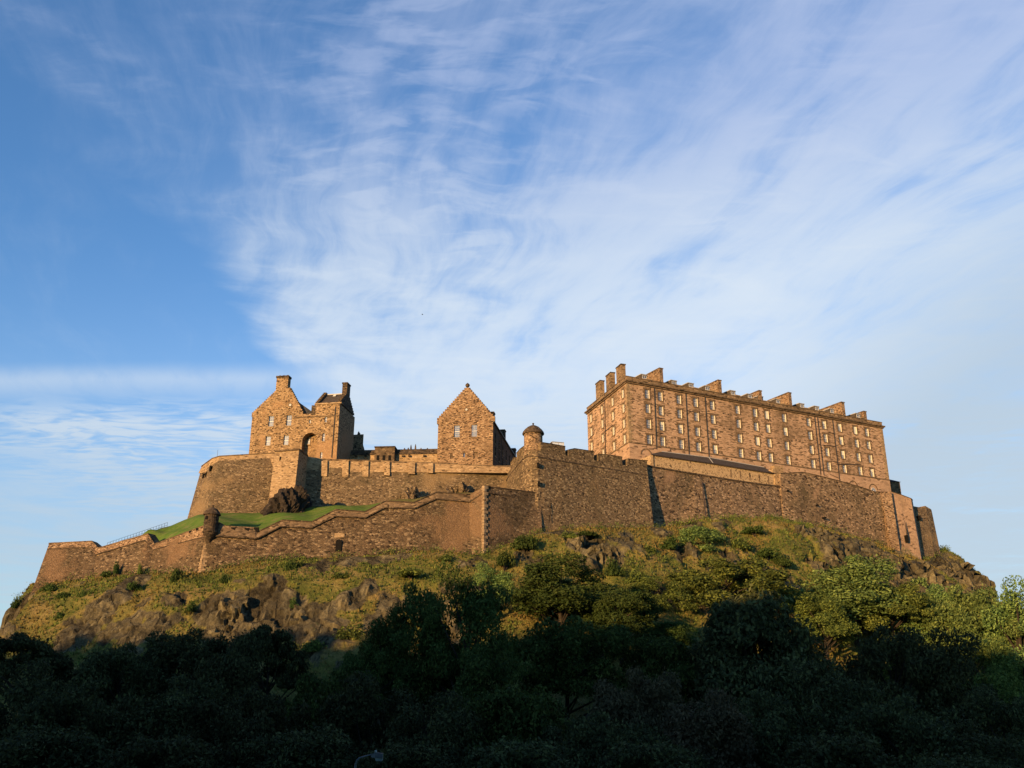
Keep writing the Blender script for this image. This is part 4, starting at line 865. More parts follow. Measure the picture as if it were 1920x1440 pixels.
# ------------------------------------------------------------------ curtain wall with the round turret
def curtain():
    root = thing('curtain_wall', 'high rubble curtain wall with notched parapet and a domed round turret', 'wall', P(1100, 980, 170))
    S = [(950, 900, 179.5), (957, 890, 177), (966, 878, 174), (974.7, 867.6, 171), (981, 860.5, 168.3), (988.6, 855.3, 166.4), (997, 853.8, 165.6), (1008, 855.2, 165.6), (1020, 857.6, 166.4), (1051, 863.3, 168.8), (1117, 874.6, 174), (1165, 882.3, 177.6), (1214.5, 890.2, 181.4)]
    B = [(940, 1020, 172), (948, 1018, 170), (957, 1016, 168), (967, 1012, 166.2), (976, 1006, 164.8), (985, 1003, 163.6), (996, 1001, 163), (1009, 999, 163.1), (1022, 997, 163.9), (1055, 993, 166.2), (1122, 989, 171.2), (1172, 990, 175), (1226, 990, 178.6)]
    T = [(952, 887, 179.7), (958.5, 877, 177.2), (967, 866, 174.2), (975, 857, 171.2), (981, 850, 168.5), (988.6, 845, 166.6), (997, 843.5, 165.8), (1008, 845, 165.8), (1020, 847, 166.6), (1051, 852.5, 169), (1117, 863.5, 174.2), (1165, 871.3, 177.8), (1213.4, 879, 181.6)]
    fwd = lambda L: [(x, y, Y + lerp(-2.2, -3.1, (x - 950) / 265)) for x, y, Y in L]
    S, B, T = fwd(S), fwd(B), fwd(T)
    s, b, t = band_pts(S), band_pts(B), band_pts(T)
    strip_wall(MB(), t, b, 2.2).build('wall', 'rubble_curtain', root)
    strip_band(MB(), s, .24, .16, .3).build('string_course', 'sooty_stone', root)
    # merlons of the parapet, each its own stepped block
    def merlon(pts, name='merlon'):
        tp = [P(x, y, Y) for x, y, Y in pts]; lo = []
        for x, y, Y in pts: yy, Yy = poly_at([(q[0], q[1], q[2]) for q in T], x); lo.append(P(x, yy + 1.0, Y))
        strip_wall(MB(), tp, lo, 1.6, sink=.3, front=.02).build(name, 'rubble_curtain', root)
        strip_band(MB(), [v + Vector((0, 0, .1)) for v in tp], .12, .08, 1.7).build('merlon_coping', 'sooty_stone', root)
    yat = lambda x: poly_at([(q[0], q[2]) for q in T], x)[0]
    mk = lambda L: [(x, y, yat(x)) for x, y in L]
    merlon(mk([(957.5, 868), (964, 858)])); merlon(mk([(968.6, 850), (975, 842.5), (982.5, 837)]))
    merlon(mk([(1014, 829.5), (1030, 832), (1059.8, 837.3)])); merlon(mk([(1065.9, 843.5), (1077, 841.3), (1113.6, 846.8)])); merlon(mk([(1121.4, 852), (1135, 852.3), (1166.6, 857.2)])); merlon(mk([(1176, 860.7), (1213.4, 864.2)]))
    # round turret
    c = P(1000, 840, 165.8); z = lambda y: P(1000, y, 165.8).z; r = P(1017.2, 820, 165.8).x - c.x
    tu = MB().lathe(c, [(r, z(862)), (r, z(811))], 28).build('round_turret', 'gable_stone', root)
    MB().lathe(c, [(r + .28, z(815)), (r + .34, z(813.5)), (r + .22, z(810.5)), (r - .12, z(806)), (r - .62, z(801.5)), (.55, z(798.6)), (.2, z(797.6)), (.1, z(796.5)), (.13, z(795.8)), (.2, z(794.8)), (.16, z(793.6)), (.03, z(793))], 28).build('dome', 'sooty_stone', tu)
    for x, y in ((1009.4, 872), (1010.7, 906.7)):
        p = P(x, y, 162.5 if y < 890 else 161.9); MB().box(Fr((p.x - 1, p.y), (p.x + 1, p.y + .25)), .8, 1.16, -.30, 1.2, p.z - .42, p.z + .42).build('arrow_slit', 'void_dark', root)
    q = MB(); pts = [P(1032.5, 944, 163.2), P(1033.5, 955, 162.9), P(1031, 966, 162.4), P(1030.5, 978, 162.0)]; q.tube([v + Vector((0, -.02, 0)) for v in pts], .05); q.build('crack', 'void_dark', root)
curtain()
def shelter():
    c = P(1047, 833, 176); root = thing('glass_shelter', 'pale glazed shelter peeping over the parapet right of the round turret', 'shelter', (c.x, c.y, c.z - 2))
    w = 1.25; zb, zt = c.z - 1.2, P(1047, 828.3, 176).z; fr = Fr((c.x - w, c.y), (c.x + w, c.y + .8))
    MB().box(fr, 0, 2 * w, -.02, .02, zb, zt - .08).build('pane', 'shelter_glass', root)
    q = MB(); [q.box(fr, a, a + .08, -.06, .06, zb - .8, zt) for a in (0, w, 2 * w - .08)]; q.box(fr, 0, 2 * w, -.062, 1.2, zt, zt + .08); q.build('frame', 'lead', root)
shelter()

# ------------------------------------------------------------------ recessed wall, lean-to, end walls
def recessed():
    root = thing('barrack_wall', 'weathered retaining wall set back under the long barrack with a dark pipe down it', 'wall', P(1400, 980, 193))
    T = [(1208, 871, 182.6), (1226.4, 875.6, 183.6), (1300, 888, 187.9), (1369, 899.4, 192), (1420, 907, 195), (1461, 911.5, 197.6), (1463, 888, 197.6), (1505, 885.5, 200.3), (1535, 892, 202.2), (1580, 903.7, 205), (1612, 913, 207), (1640, 922, 208.6), (1662, 923, 210)]
    B = [(1222, 995, 181.6), (1238, 990, 182.6), (1308, 978, 186), (1376, 974, 189.6), (1426, 975, 192.3), (1466, 980, 195), (1470, 980, 195.3), (1514, 987, 198.3), (1545, 993, 200.3), (1592, 1008, 203.3), (1626, 1021, 205.5), (1655, 1032, 207.3), (1678, 1040, 208.6)]
    fw = lambda L: [(x, y, Y - max(0, 3.2 * (1460 - x) / 250)) for x, y, Y in L]
    t, b = band_pts(fw(T)), band_pts(fw(B)); strip_wall(MB(), t, b, 2.0, sink=7).build('wall', 'rubble_recess', root)
    strip_band(MB(), [v + Vector((0, 0, .12)) for v in t[:6]], .30, .18, 2.1).build('coping', 'sooty_stone', root)
    strip_band(MB(), [v + Vector((0, 0, .10)) for v in t[6:]], .14, .10, 2.1).build('coping', 'sooty_stone', root)
    a, c = P(1316.5, 904, 186.3), P(1322.5, 966, 184.6); MB().tube([a + Vector((0, -.1, 0)), c + Vector((0, -.25, 0))], .12).build('drainpipe', 'cast_iron', root)
    for x, y, Y in ((1479.5, 919.5, 197.5), (1534, 947, 200.5), (1549, 970, 200.3)):
        p = P(x, y, Y - .7); MB().box(Fr((p.x - 1, p.y - .4), (p.x + 1, p.y + .4)), .9, 1.12, -.1, 1.2, p.z - .16, p.z + .16).build('weep_hole', 'void_dark', root)
    # buttress at the end and the pinkish wall beyond
    f = [P(1652, 923, 209.2), P(1671, 921, 209.6), P(1686.5, 1024, 206.9), P(1669, 1014, 206.9)]; k = Vector((-.3, 2.4, 0)); dn = [Vector((0, 0, 0))] * 2 + [(f[2] - f[1]).normalized() * 6, (f[3] - f[0]).normalized() * 6]
    f = [v + w for v, w in zip(f, dn)]; MB().solid(f, [v + k for v in f]).build('end_buttress', 'gable_stone', root)
recessed()
def end_walls():
    root = thing('sandstone_wall', 'smooth pinkish sandstone wall with a drain slot at the right end of the castle', 'wall', P(1700, 1000, 210))
    t, b = band_pts([(1668, 921.5, 211.0), (1690, 928, 211.6), (1708, 935, 212), (1711, 938, 216)]), band_pts([(1684, 1030, 208.6), (1708, 1042, 209.4), (1728, 1050, 210), (1731, 1052, 214)])
    strip_wall(MB(), t, b, 1.8, sink=8).build('wall', 'pink_ashlar', root); strip_band(MB(), [v + Vector((0, 0, .1)) for v in t], .14, .1, 1.8).build('coping', 'sooty_stone', root)
    p = P(1701.5, 1010, 209.0); MB().box(Fr((p.x - 1, p.y - .2), (p.x + 1, p.y + .2)), .75, 1.2, -.15, 1.0, p.z - .8, p.z + .8).build('drain_slot', 'void_dark', root)
    a, c = P(1696, 976, 209.6), P(1701, 1003, 209.0); MB().tube([a, c], [.05, .16]).build('stain', 'sooty_stone', root)
    q = strip_wall(MB(), band_pts([(1683, 1020, 208.1), (1722, 1043, 209.5)]), band_pts([(1685, 1032, 207.4), (1728, 1056, 208.8)]), 1.5, sink=7); q.build('footing', 'quoin_stone', root)
    root = thing('far_wall', 'dark rubble wall end beyond the pinkish wall at the far right', 'wall', P(1740, 1000, 219))
    t, b = band_pts([(1700, 946, 215.6), (1712, 949, 215.8), (1734, 953, 217.6), (1735, 948.5, 217.8), (1746, 955, 219), (1747, 958, 228)]), band_pts([(1718, 1046, 213), (1730, 1048, 213.2), (1752, 1044, 215.2), (1754, 1044, 215.4), (1764, 1040, 216.8), (1762, 1036, 226)])
    strip_wall(MB(), t, b, 1.6, sink=8).build('wall', 'rubble_dark', root)
    p = P(1724, 971, 215.2); MB().box(Fr((p.x - 1, p.y - .2), (p.x + 1, p.y + .2)), .7, 1.2, -.3, 1.0, p.z - .5, p.z + .5).build('gun_opening', 'void_dark', root)
    fr = Fr(P(1664, 925, 232).to_2d(), P(1690, 925, 233).to_2d()); s1 = fr.len; z1 = P(1690, 904, 233).z; z0 = P(1690, 932, 233).z - 5; zr = P(1668, 893, 233).z
    root = thing('corner_house', 'tiny dark slate-roofed outbuilding tucked behind the right end of the long barrack', 'building', fr.pt(0, 0, z0))
    MB().box(fr, -3, s1, 0, 6, z0, z1).build('wall', 'dark_ashlar', root)
    MB().solid([fr.pt(-3, -.25, z1 + .003), fr.pt(s1 + .2, -.25, z1 + .003), fr.pt(s1 + .2, 6.2, z1 + .003), fr.pt(-3, 6.2, z1 + .003)], [fr.pt(-3, 2.4, zr), fr.pt(s1 - 3.2, 2.4, zr), fr.pt(s1 - 3.2, 3.6, zr), fr.pt(-3, 3.6, zr)]).build('roof', 'slate', root)
end_walls()

# ------------------------------------------------------------------ the long barrack
def barracks():
    C1 = P(1175, 715.5, 190); zc = C1.z; C2 = Pz(1654, 801.3, zc); C0 = Pz(1101, 774.5, zc)
    fr = Fr(C1.to_2d(), C2.to_2d()); fl = Fr(C0.to_2d(), C1.to_2d()); L, W = fr.len, fl.len
    zs = fr.loc(1179, 829)[1]; zb = fr.loc(1420, 905)[1] - 6; zp = fr.loc(1180, 706.5, .3)[1]
    root = thing('barrack_block', 'long five-storey reddish stone barrack with rows of white sash windows, dormers and slab chimneys', 'building', fr.pt(0, 0, zb))
    rowz = [fr.loc(1213.8, y)[1] for y in (739, 766, 794.5, 823.5)]; W_, H_ = 1.12, 2.05
    xs = [1213.8, 1238.3, 1273, 1304.5, 1335.5, 1383, 1416, 1438, 1470.5, 1516.5, 1545.5, 1574.5, 1603.5, 1625.5]
    ss = [fr.loc(x, 745 + (x - 1213) * .16)[0] for x in xs]
    holes = [(s - W_ / 2, s + W_ / 2, z - H_ / 2, z + H_ / 2) for s in ss for z in rowz]
    m = MB(); wall_face(m, fr, 0, L, zs, zc, holes, .22)
    xl = [1168.3, 1148.9, 1129.0, 1108.4]; yl = [738.5, 754, 768, 783]; sl_ = [fl.loc(x, y)[0] for x, y in zip(xl, yl)]
    hl = [(s - W_ / 2, s + W_ / 2, z - H_ / 2, z + H_ / 2) for s in sl_ for z in rowz]
    wall_face(m, fl, 0, W, zs, zc, hl, .22)
    bk = [fr.pt(0, 0, 0), fr.pt(L, 0, 0), fr.pt(L, 0, 0) - fl.ex * W, fl.pt(0, 0, 0)]; at = lambda v, z: Vector((v.x, v.y, z))
    m.face([at(bk[1], zs), at(bk[2], zs), at(bk[2], zc), at(bk[1], zc)]); m.face([at(bk[2], zs), at(bk[3], zs), at(bk[3], zc), at(bk[2], zc)])
    m.build('wall', 'barrack_stone', root)
    m = MB(); k = .06; fb = [fr.pt(-k, -k, 0), fr.pt(L + k, -k, 0), fr.pt(L + k, 0, 0) - fl.ex * W, fl.pt(0, -k, 0)]
    m.solid([at(v, zb - 6) for v in fb], [at(v, zs - .01) for v in fb]); m.build('base_storey', 'barrack_base', root)
    ring = lambda off: [fr.pt(-off, -off, 0), fr.pt(L + off, -off, 0), fr.pt(L + off, 0, 0) - fl.ex * (W + off), fl.pt(-off, -off, 0)]
    def belt(name, mat, off, z0, z1, ins=.6):
        q = MB(); o_, i_ = ring(off), ring(-ins); b = len(q.v)
        for z in (z0, z1):
            q.v += [tuple(at(v, z)) for v in o_] + [tuple(at(v, z)) for v in i_]
        for i in range(4):
            j = (i + 1) % 4; q.f += [(i, j, 8 + j, 8 + i), (4 + j, 4 + i, 12 + i, 12 + j), (8 + i, 8 + j, 12 + j, 12 + i), (j, i, 4 + i, 4 + j)]
        return q.build(name, mat, root)
    belt('string_course', 'dark_ashlar', .12, zs - .12, zs + .14)
    belt('cornice', 'dark_ashlar', .55, zc + .002, zc + .30); belt('cornice_bed', 'surround_stone', .28, zc - .32, zc - .002, .2)
    belt('parapet', 'parapet_stone', .05, zc + .303, zp - .2, .5); belt('parapet_coping', 'dark_ashlar', .12, zp - .198, zp, .55)
    # mansard roof
    rb, zr0, zr1 = ring(-.75), zc + .6, zp + 1.35; mid = [v.lerp(sum(rb, Vector()) / 4, .0) for v in rb]
    rt = ring(-3.2); m = MB().solid([at(v, zr0) for v in rb], [at(v, zr1) for v in rt]); m.build('roof', 'slate', root)
    # quoins of the near corner and the far corner
    q, q2 = MB(), MB()
    nq = 26
    for i in range(nq):
        z0 = lerp(zs + .16, zc - .34, i / nq); z1 = lerp(zs + .16, zc - .34, (i + .94) / nq); a = 1.15 if i % 2 else .6; b_ = 1.75 - a
        q.solid([fr.pt(-.04, -.04, z0), fr.pt(a, -.04, z0), fr.pt(a, .1, z0), fr.pt(.1, .1, z0), fl.pt(W - b_, .1, z0), fl.pt(W - b_, -.04, z0)], [fr.pt(-.04, -.04, z1), fr.pt(a, -.04, z1), fr.pt(a, .1, z1), fr.pt(.1, .1, z1), fl.pt(W - b_, .1, z1), fl.pt(W - b_, -.04, z1)])
        q2.box(fr, L - a, L + .04, -.04, .1, z0, z1)
    q.build('quoins', 'quoin_stone', root); q2.build('quoins', 'quoin_stone', root)
    rnd = random.Random(5)
    for s in ss:
        for z in rowz: window(root, fr, s, z, W_, H_, 3, 4, .15, 'surround_stone', rnd.choice([0, 0, 0, .35, .5, .9]) if rnd.random() < .55 else 0, True)
    for s in sl_:
        for z in rowz: window(root, fl, s, z, W_, H_, 3, 4, .15, 'surround_stone', 0, True)
    # dormers behind the parapet
    for x, y in ((1208, 707.5), (1263.5, 718.5), (1295.5, 723.5), (1326, 729), (1374, 737.5), (1406, 744), (1426, 748), (1458.5, 753.5), (1503.5, 761.5), (1531.5, 766.5), (1560, 771.5), (1609, 780)):
        s, z = fr.loc(x, y, 1.6); w, h = .78, 1.5
        d = MB().box(fr, s - w, s + w, 1.6, 5.5, z - h, z + .55).build('dormer', 'slate_brown', root)
        MB().box(fr, s - w - .12, s + w + .12, 1.5, 5.6, z + .552, z + .72).build('dormer_roof', 'lead', d)
        o = window(root, fr, s, z - .28, 1.12, 1.3, 2, 2, 1.54); o.name = 'dormer_window'; o.parent = d
        o.location = fr.pt(s, 1.52, z - .28) - root.location
        for ch in list(o.children): ch.parent = d; ch.location = o.location; ch.rotation_euler = o.rotation_euler
    # slab chimneys that run back across the roof
    for x, y0, y1, ln, th in ((1241, 717, 690, 8.5, .9), (1351, 737, 712.5, 8.5, .9), (1427, 750, 732, 3.6, .8), (1483, 760, 736, 8.5, .9), (1583, 778, 754, 8.5, 1.0), (1623.5, 786, 771, 5, .9)):
        s, z0 = fr.loc(x, y0, 1.2); _, z1 = fr.loc(x, y1, 1.2)
        c = MB().box(fr, s - th / 2, s + th / 2, 1.2, 1.2 + ln, zc + .5, z1 - .25).build('chimney', 'gable_stone', root)
        MB().box(fr, s - th / 2 - .1, s + th / 2 + .1, 1.1, 1.3 + ln, z1 - .248, z1).build('chimney_cap', 'dark_ashlar', c)
    for x, y0, y1 in ((1160, 716, 687.5), (1140.5, 730, 703), (1121, 745, 718)):
        s, z0 = fl.loc(x, y0); _, z1 = fl.loc(x, y1, .4)
        c = MB().box(fl, s - 1.4, s + 1.4, .1, 1.15, zp - .1, z1 - .25).build('chimney', 'parapet_stone', root)
        MB().box(fl, s - 1.5, s + 1.5, 0, 1.25, z1 - .248, z1).build('chimney_cap', 'sooty_stone', c)
    # drainpipes
    def pipe(f, pts, r=.085):
        MB().tube([f.pt(s, -.14, z) for s, z in (f.loc(x, y, -.14) for x, y in pts)], r, 6).build('drainpipe', 'cast_iron', root)
    pipe(fr, [(1226.5, 727), (1231, 842)]); pipe(fr, [(1285.5, 737), (1292, 852)]); pipe(fr, [(1321.5, 743), (1329.5, 858)])
    pipe(fr, [(1527, 780), (1539, 890)]); pipe(fr, [(1532.5, 781), (1545, 891)]); pipe(fr, [(1560.5, 785), (1575, 905)])
    pipe(fl, [(1133.5, 738), (1135.5, 851)]); pipe(fl, [(1135.5, 808), (1149.5, 796.5)], .07); pipe(fl, [(1103, 824), (1113.5, 814), (1113.5, 797)], .06)
    for a, b_ in (((1230, 783), (1241, 785)), ((1230, 810.5), (1243, 812.5)), ((1232, 838), (1240, 839.5)), ((1288.5, 769.5), (1299, 771.5)), ((1554, 810), (1563, 813)), ((1541, 834), (1567, 837)), ((1559, 864), (1570, 867)), ((1572.5, 870.5), (1613, 871)), ((1556, 889), (1574, 897))): pipe(fr, [a, b_], .06)
    # putlog holes
    for x, y in ((1252, 757), (1356, 775), (1365, 777), (1357, 803), (1367, 805), (1265.5, 821), (1445, 789.5), (1484.5, 827), (1492.5, 825), (1500, 827), (1362, 860.5), (1371.5, 862), (1498, 881), (1509, 883), (1257, 844)):
        s, z = fr.loc(x, y); MB().box(fr, s - .12, s + .12, -.10, .1, z - .12, z + .12).build('putlog_hole', 'void_dark', root)
    # round-headed openings in the base storey
    for x, y, lit in ((1211.5, 853, 0), (1600, 912, 0), (1637.5, 918, 1)):
        s, z = fr.loc(x, y, -.06); r1, r0 = 1.45, 1.22; N = 14
        q = MB(); q.prism(fr, [(s + r1 * math.cos(math.pi * i / N), z + r1 * math.sin(math.pi * i / N)) for i in range(N + 1)] + [(s + r0 * math.cos(math.pi * i / N), z + r0 * math.sin(math.pi * i / N)) for i in range(N, -1, -1)], -.16, .1)
        a = q.build('arch_moulding', 'surround_stone', root)
        if lit:
            q = MB(); q.prism(fr, [(s + .8 * math.cos(math.pi * i / N), z - .35 + .8 * math.sin(math.pi * i / N)) for i in range(N + 1)], -.10, .02); w = q.build('fanlight', 'white_paint', root)
            for i in range(4):
                a0, a1 = math.pi * (i + .12) / 4, math.pi * (i + .88) / 4
                MB().prism(fr, [(s + .2 * math.cos(a0), z - .3 + .2 * math.sin(a0)), (s + .7 * math.cos(a0), z - .32 + .7 * math.sin(a0)), (s + .7 * math.cos(a1), z - .32 + .7 * math.sin(a1)), (s + .2 * math.cos(a1), z - .3 + .2 * math.sin(a1))], -.115, -.09).build('pane', 'window_glass', w)
    return fr, fl, zs
BFR, BFL, BZS = barracks()

def lean_to():
    fr = Fr(P(1221.5, 875, 184.6).to_2d(), P(1455, 905, 198.3).to_2d()); g = fr.loc; L = fr.len
    zb = g(1221.5, 877)[1] - 3; root = thing('lean_to_shed', 'low harled lean-to with a long slate roof at the foot of the barrack', 'building', fr.pt(0, 0, zb))
    z0, z1 = g(1221.5, 853)[1], g(1454, 889)[1]; zt0, zt1 = g(1300, 864)[1], g(1440, 886)[1]
    s1 = g(1335, 870)[0]; zm = g(1335, 869.7)[1]
    top = [(0, z0), (s1, zm), (L, z1)]
    q = MB(); q.prism(fr, [(0, zb), (L, zb)] + top[::-1], 0, 4.2); q.build('wall', 'harled_wall', root)
    q = MB(); za = fr.loc(1241, 848, 3.4)[1]; zb_ = fr.loc(1329, 859, 3.4)[1]; zc_ = fr.loc(1456, 880.6, 3.4)[1]; sa, sb = fr.loc(1241, 848, 3.4)[0], fr.loc(1329, 859, 3.4)[0]
    def slab(p):
        n = Vector((0, 0, .14)); q.solid(p, [v + n for v in p])
    slab([fr.pt(-.1, -.3, z0 + .003), fr.pt(s1, -.3, zm + .003), fr.pt(sb, 3.4, zb_), fr.pt(sa, 3.4, za)])
    slab([fr.pt(s1 + .01, -.3, zm + .003), fr.pt(L, -.3, z1 + .003), fr.pt(L, 3.4, zc_), fr.pt(sb + .01, 3.4, zb_)])
    rf = q.build('roof', 'slate_brown', root)
    MB().tube([fr.pt(s1, -.3, zm + .2), fr.pt(sb, 3.4, zb_ + .2)], .09).build('roof_flashing', 'lead', rf)
    MB().tube([fr.pt(sa, 3.4, za + .15), fr.pt(sb, 3.4, zb_ + .15), fr.pt(L, 3.4, zc_ + .15)], .1).build('roof_ridge', 'lead', rf)
    MB().tube([fr.pt(0, -.36, z0 - .02), fr.pt(s1, -.36, zm - .02), fr.pt(L, -.36, z1 - .02)], .08).build('gutter', 'cast_iron', root)
    for x, y in ((1370.5, 887.5), (1388.2, 890.5), (1406, 893.7), (1423.8, 896.8), (1441, 899.7)):
        s, z = g(x, y); MB().box(fr, s - .17, s + .17, -.03, .2, z - .85, z + .85).build('slit_recess', 'surround_stone', root)
    p0, p1 = g(1452, 908)[0], g(1460, 908)[0]; MB().box(fr, p0, p1, -.35, 1.4, zb - 1, g(1456, 882)[1]).build('end_post', 'warm_ashlar', root)
    MB().box(fr, g(1447.5, 884)[0], p1 + .1, -.42, 1.5, g(1456, 888)[1], g(1456, 880.5)[1]).build('post_cap', 'quoin_stone', root)
    # pier of pale stone just right of it
    a, b = g(1466, 884)[0], g(1482, 884)[0]; MB().box(fr, a, b, 2.2, 3.6, zb, fr.loc(1472, 875, 2.2)[1]).build('pale_pier', 'warm_ashlar', root)
    MB().tube([fr.pt(.55, -.1, zb + 2), fr.pt(.55, -.1, z0)], .07).build('drainpipe', 'cast_iron', root)
lean_to()
# ------------------------------------------------------------------ loose rock, railing, lamp, bird
def outcrop(name, label, cx, cy, Y, rx, ry, rz, seed, mat='outcrop_rock', peak=0.0):
    import bmesh
    c = P(cx, cy, Y); bm = bmesh.new(); bmesh.ops.create_icosphere(bm, subdivisions=5, radius=1.0)
    p = np.array([tuple(v.co) for v in bm.verts]); n = p.copy()
    p = p * np.array([rx, ry, rz]); p[:, 0] += peak * p[:, 2]
    q = p * np.array([.5, .5, .26]) + seed * 7.1; q[:, 0] += p[:, 2] * .16; dis = 0
    for sc_, am in ((1.0, 1.1), (2.1, .6), (4.4, .28)):
        off = np.zeros_like(p); e1, e2, ce = worley(q * sc_, seed, off)
        tilt = off[:, 0] * (_hash(ce * 9999, ce * 777, ce * 3333, 1) - .5) + off[:, 2] * (_hash(ce * 5555, ce * 111, ce * 8888, 2) - .3)
        dis = dis + am * ((ce - .5) + 1.3 * tilt - .3 * np.exp(-((e2 - e1) / .06) ** 2))
    p = p + n * dis[:, None]
    for v, w in zip(bm.verts, p): v.co = w
    me = bpy.data.meshes.new(name); bm.to_mesh(me); bm.free(); me.materials.append(MAT[mat])
    o = link(name, me, None, c); tag(o, label, 'rock'); return o
outcrop('rock_outcrop', 'big black crag on the lawn at the foot of the projecting buttress', 526, 966, 166.5, 3.5, 2.6, 4.9, 2, peak=.48)
outcrop('rock_outcrop', 'low shoulder of black rock against the right side of the buttress crag', 562, 945, 170.5, 2.0, 2.0, 2.5, 5, peak=-.2)
outcrop('rock_outcrop', 'pale pointed rock rising behind the zigzag parapet right of the lawn', 771, 938, 174, 1.5, 1.1, 2.4, 9, 'rubble_dark', peak=-.1)
outcrop('rock_outcrop', 'small pale slab of rock left of the pointed rock behind the zigzag parapet', 747, 940, 174.6, 1.1, .9, 1.4, 12, 'rubble_dark')
outcrop('rock_outcrop', 'low dark rock hump against the terrace wall near the pale end pier', 855, 923, 176.5, 1.8, 1.0, 1.3, 15, 'rubble_dark')

def railing():
    a, b = P(200, 1028, 163.5), P(313, 989.5, 167); root = thing('railing', 'thin blue-grey metal railing climbing the ramp to the left of the lawn', 'railing', a)
    n = 22; h = .95
    for k in range(n): p = a.lerp(b, k / (n - 1)); MB().tube([p + Vector((0, 0, -.5)), p + Vector((0, 0, h))], .032, 5).build('post', 'blue_steel', root)
    for z in (h, h * .5): MB().tube([a + Vector((0, 0, z)), b + Vector((0, 0, z))], .028, 5).build('rail', 'blue_steel', root)
    a, b = P(312, 1002, 166), P(345, 997, 166); root = thing('railing', 'short pale handrail on the grass just left of the sentry turret', 'railing', a)
    for k in range(4): p = a.lerp(b, k / 3); MB().tube([p + Vector((0, 0, -.5)), p + Vector((0, 0, .7))], .03, 5).build('post', 'lead', root)
    MB().tube([a + Vector((0, 0, .7)), b + Vector((0, 0, .7))], .03, 5).build('rail', 'lead', root)
railing()

def street_lamp():
    Y = 42; k = lambda x, y: P(x, y, Y); b = k(666, 1440); base = Vector((b.x, b.y, 0))
    root = thing('street_lamp', 'grey street lamp with a bracket arm in front of the dark trees', 'street lamp', base)
    MB().tube([base, base + Vector((0, 0, 4)), b, k(667, 1432), k(669.5, 1426), k(674, 1421.5), k(684, 1418.5), k(697, 1415)], [.09, .07, .05, .045, .042, .04, .036, .034], 8).build('pole', 'lamp_metal', root)
    fr = Fr(k(696, 1415).to_2d(), k(718, 1415).to_2d()); L = fr.len; z = k(700, 1416).z; q = MB()
    hd = q.solid([fr.pt(0, -.05, z - .07), fr.pt(L * .35, -.13, z - .10), fr.pt(L, -.11, z - .12), fr.pt(L, .11, z - .12), fr.pt(L * .35, .13, z - .10), fr.pt(0, .05, z - .07)], [fr.pt(0, -.05, z + .05), fr.pt(L * .35, -.11, z + .12), fr.pt(L, -.09, z + .07), fr.pt(L, .09, z + .07), fr.pt(L * .35, .11, z + .12), fr.pt(0, .05, z + .05)]).build('lamp_head', 'lamp_metal', root)
    MB().solid([fr.pt(L * .42, -.07, z - .22), fr.pt(L * .97, -.07, z - .22), fr.pt(L * .97, .07, z - .22), fr.pt(L * .42, .07, z - .22)], [fr.pt(L * .38, -.11, z - .098), fr.pt(L * .99, -.10, z - .121), fr.pt(L * .99, .10, z - .121), fr.pt(L * .38, .11, z - .098)]).build('lens', 'lamp_glass', hd)
    MB().lathe(fr.pt(L * .38, 0, 0), [(.045, z + .1), (.045, z + .18), (.02, z + .2)], 8).build('photocell', 'lead', hd)
street_lamp()
def bird():
    c = P(792, 590, 170); m = MB(); m.tube([c + Vector((-.17, 0, 0)), c + Vector((-.08, 0, .02)), c + Vector((.05, 0, .02)), c + Vector((.14, 0, .03)), c + Vector((.2, 0, .02))], [.01, .045, .05, .03, .005], 6)
    for s in (-1, 1): m.solid([c + Vector((-.06, 0, .02)), c + Vector((.07, 0, .02)), c + Vector((.05, s * .18, .10)), c + Vector((-.08, s * .3, .06))], [c + Vector((-.06, 0, .035)), c + Vector((.07, 0, .035)), c + Vector((.05, s * .18, .11)), c + Vector((-.08, s * .3, .07))])
    o = m.build('bird', 'bird_feather'); tag(o, 'tiny dark bird flying high in the sky above the ball-topped gable', 'bird')
bird()

# ------------------------------------------------------------------ plants
def leaf_mesh(name, mat, C, N, size, rng, up=0.2):
    """rhombic leaf faces at points C (n,3) with outward directions N"""
    n = len(C); d = rng.normal(size=(n, 3)); d = d / np.linalg.norm(d, axis=1)[:, None]
    nn = N * 0.75 + d * 0.9; nn[:, 2] += up; nn /= np.linalg.norm(nn, axis=1)[:, None]
    a = np.cross(nn, rng.normal(size=(n, 3))); a /= np.linalg.norm(a, axis=1)[:, None]; b = np.cross(nn, a)
    s = size * rng.uniform(0.6, 1.35, n)[:, None]
    V = np.stack([C - a * s, C - b * s * .5 + nn * s * .12, C + a * s, C + b * s * .5 + nn * s * .12], 1).reshape(-1, 3)
    me = bpy.data.meshes.new(name); me.vertices.add(4 * n); me.vertices.foreach_set('co', V.ravel())
    me.loops.add(4 * n); me.loops.foreach_set('vertex_index', np.arange(4 * n)); me.polygons.add(n); me.polygons.foreach_set('loop_start', np.arange(n) * 4)
    me.update(); me.materials.append(MAT[mat]); return me
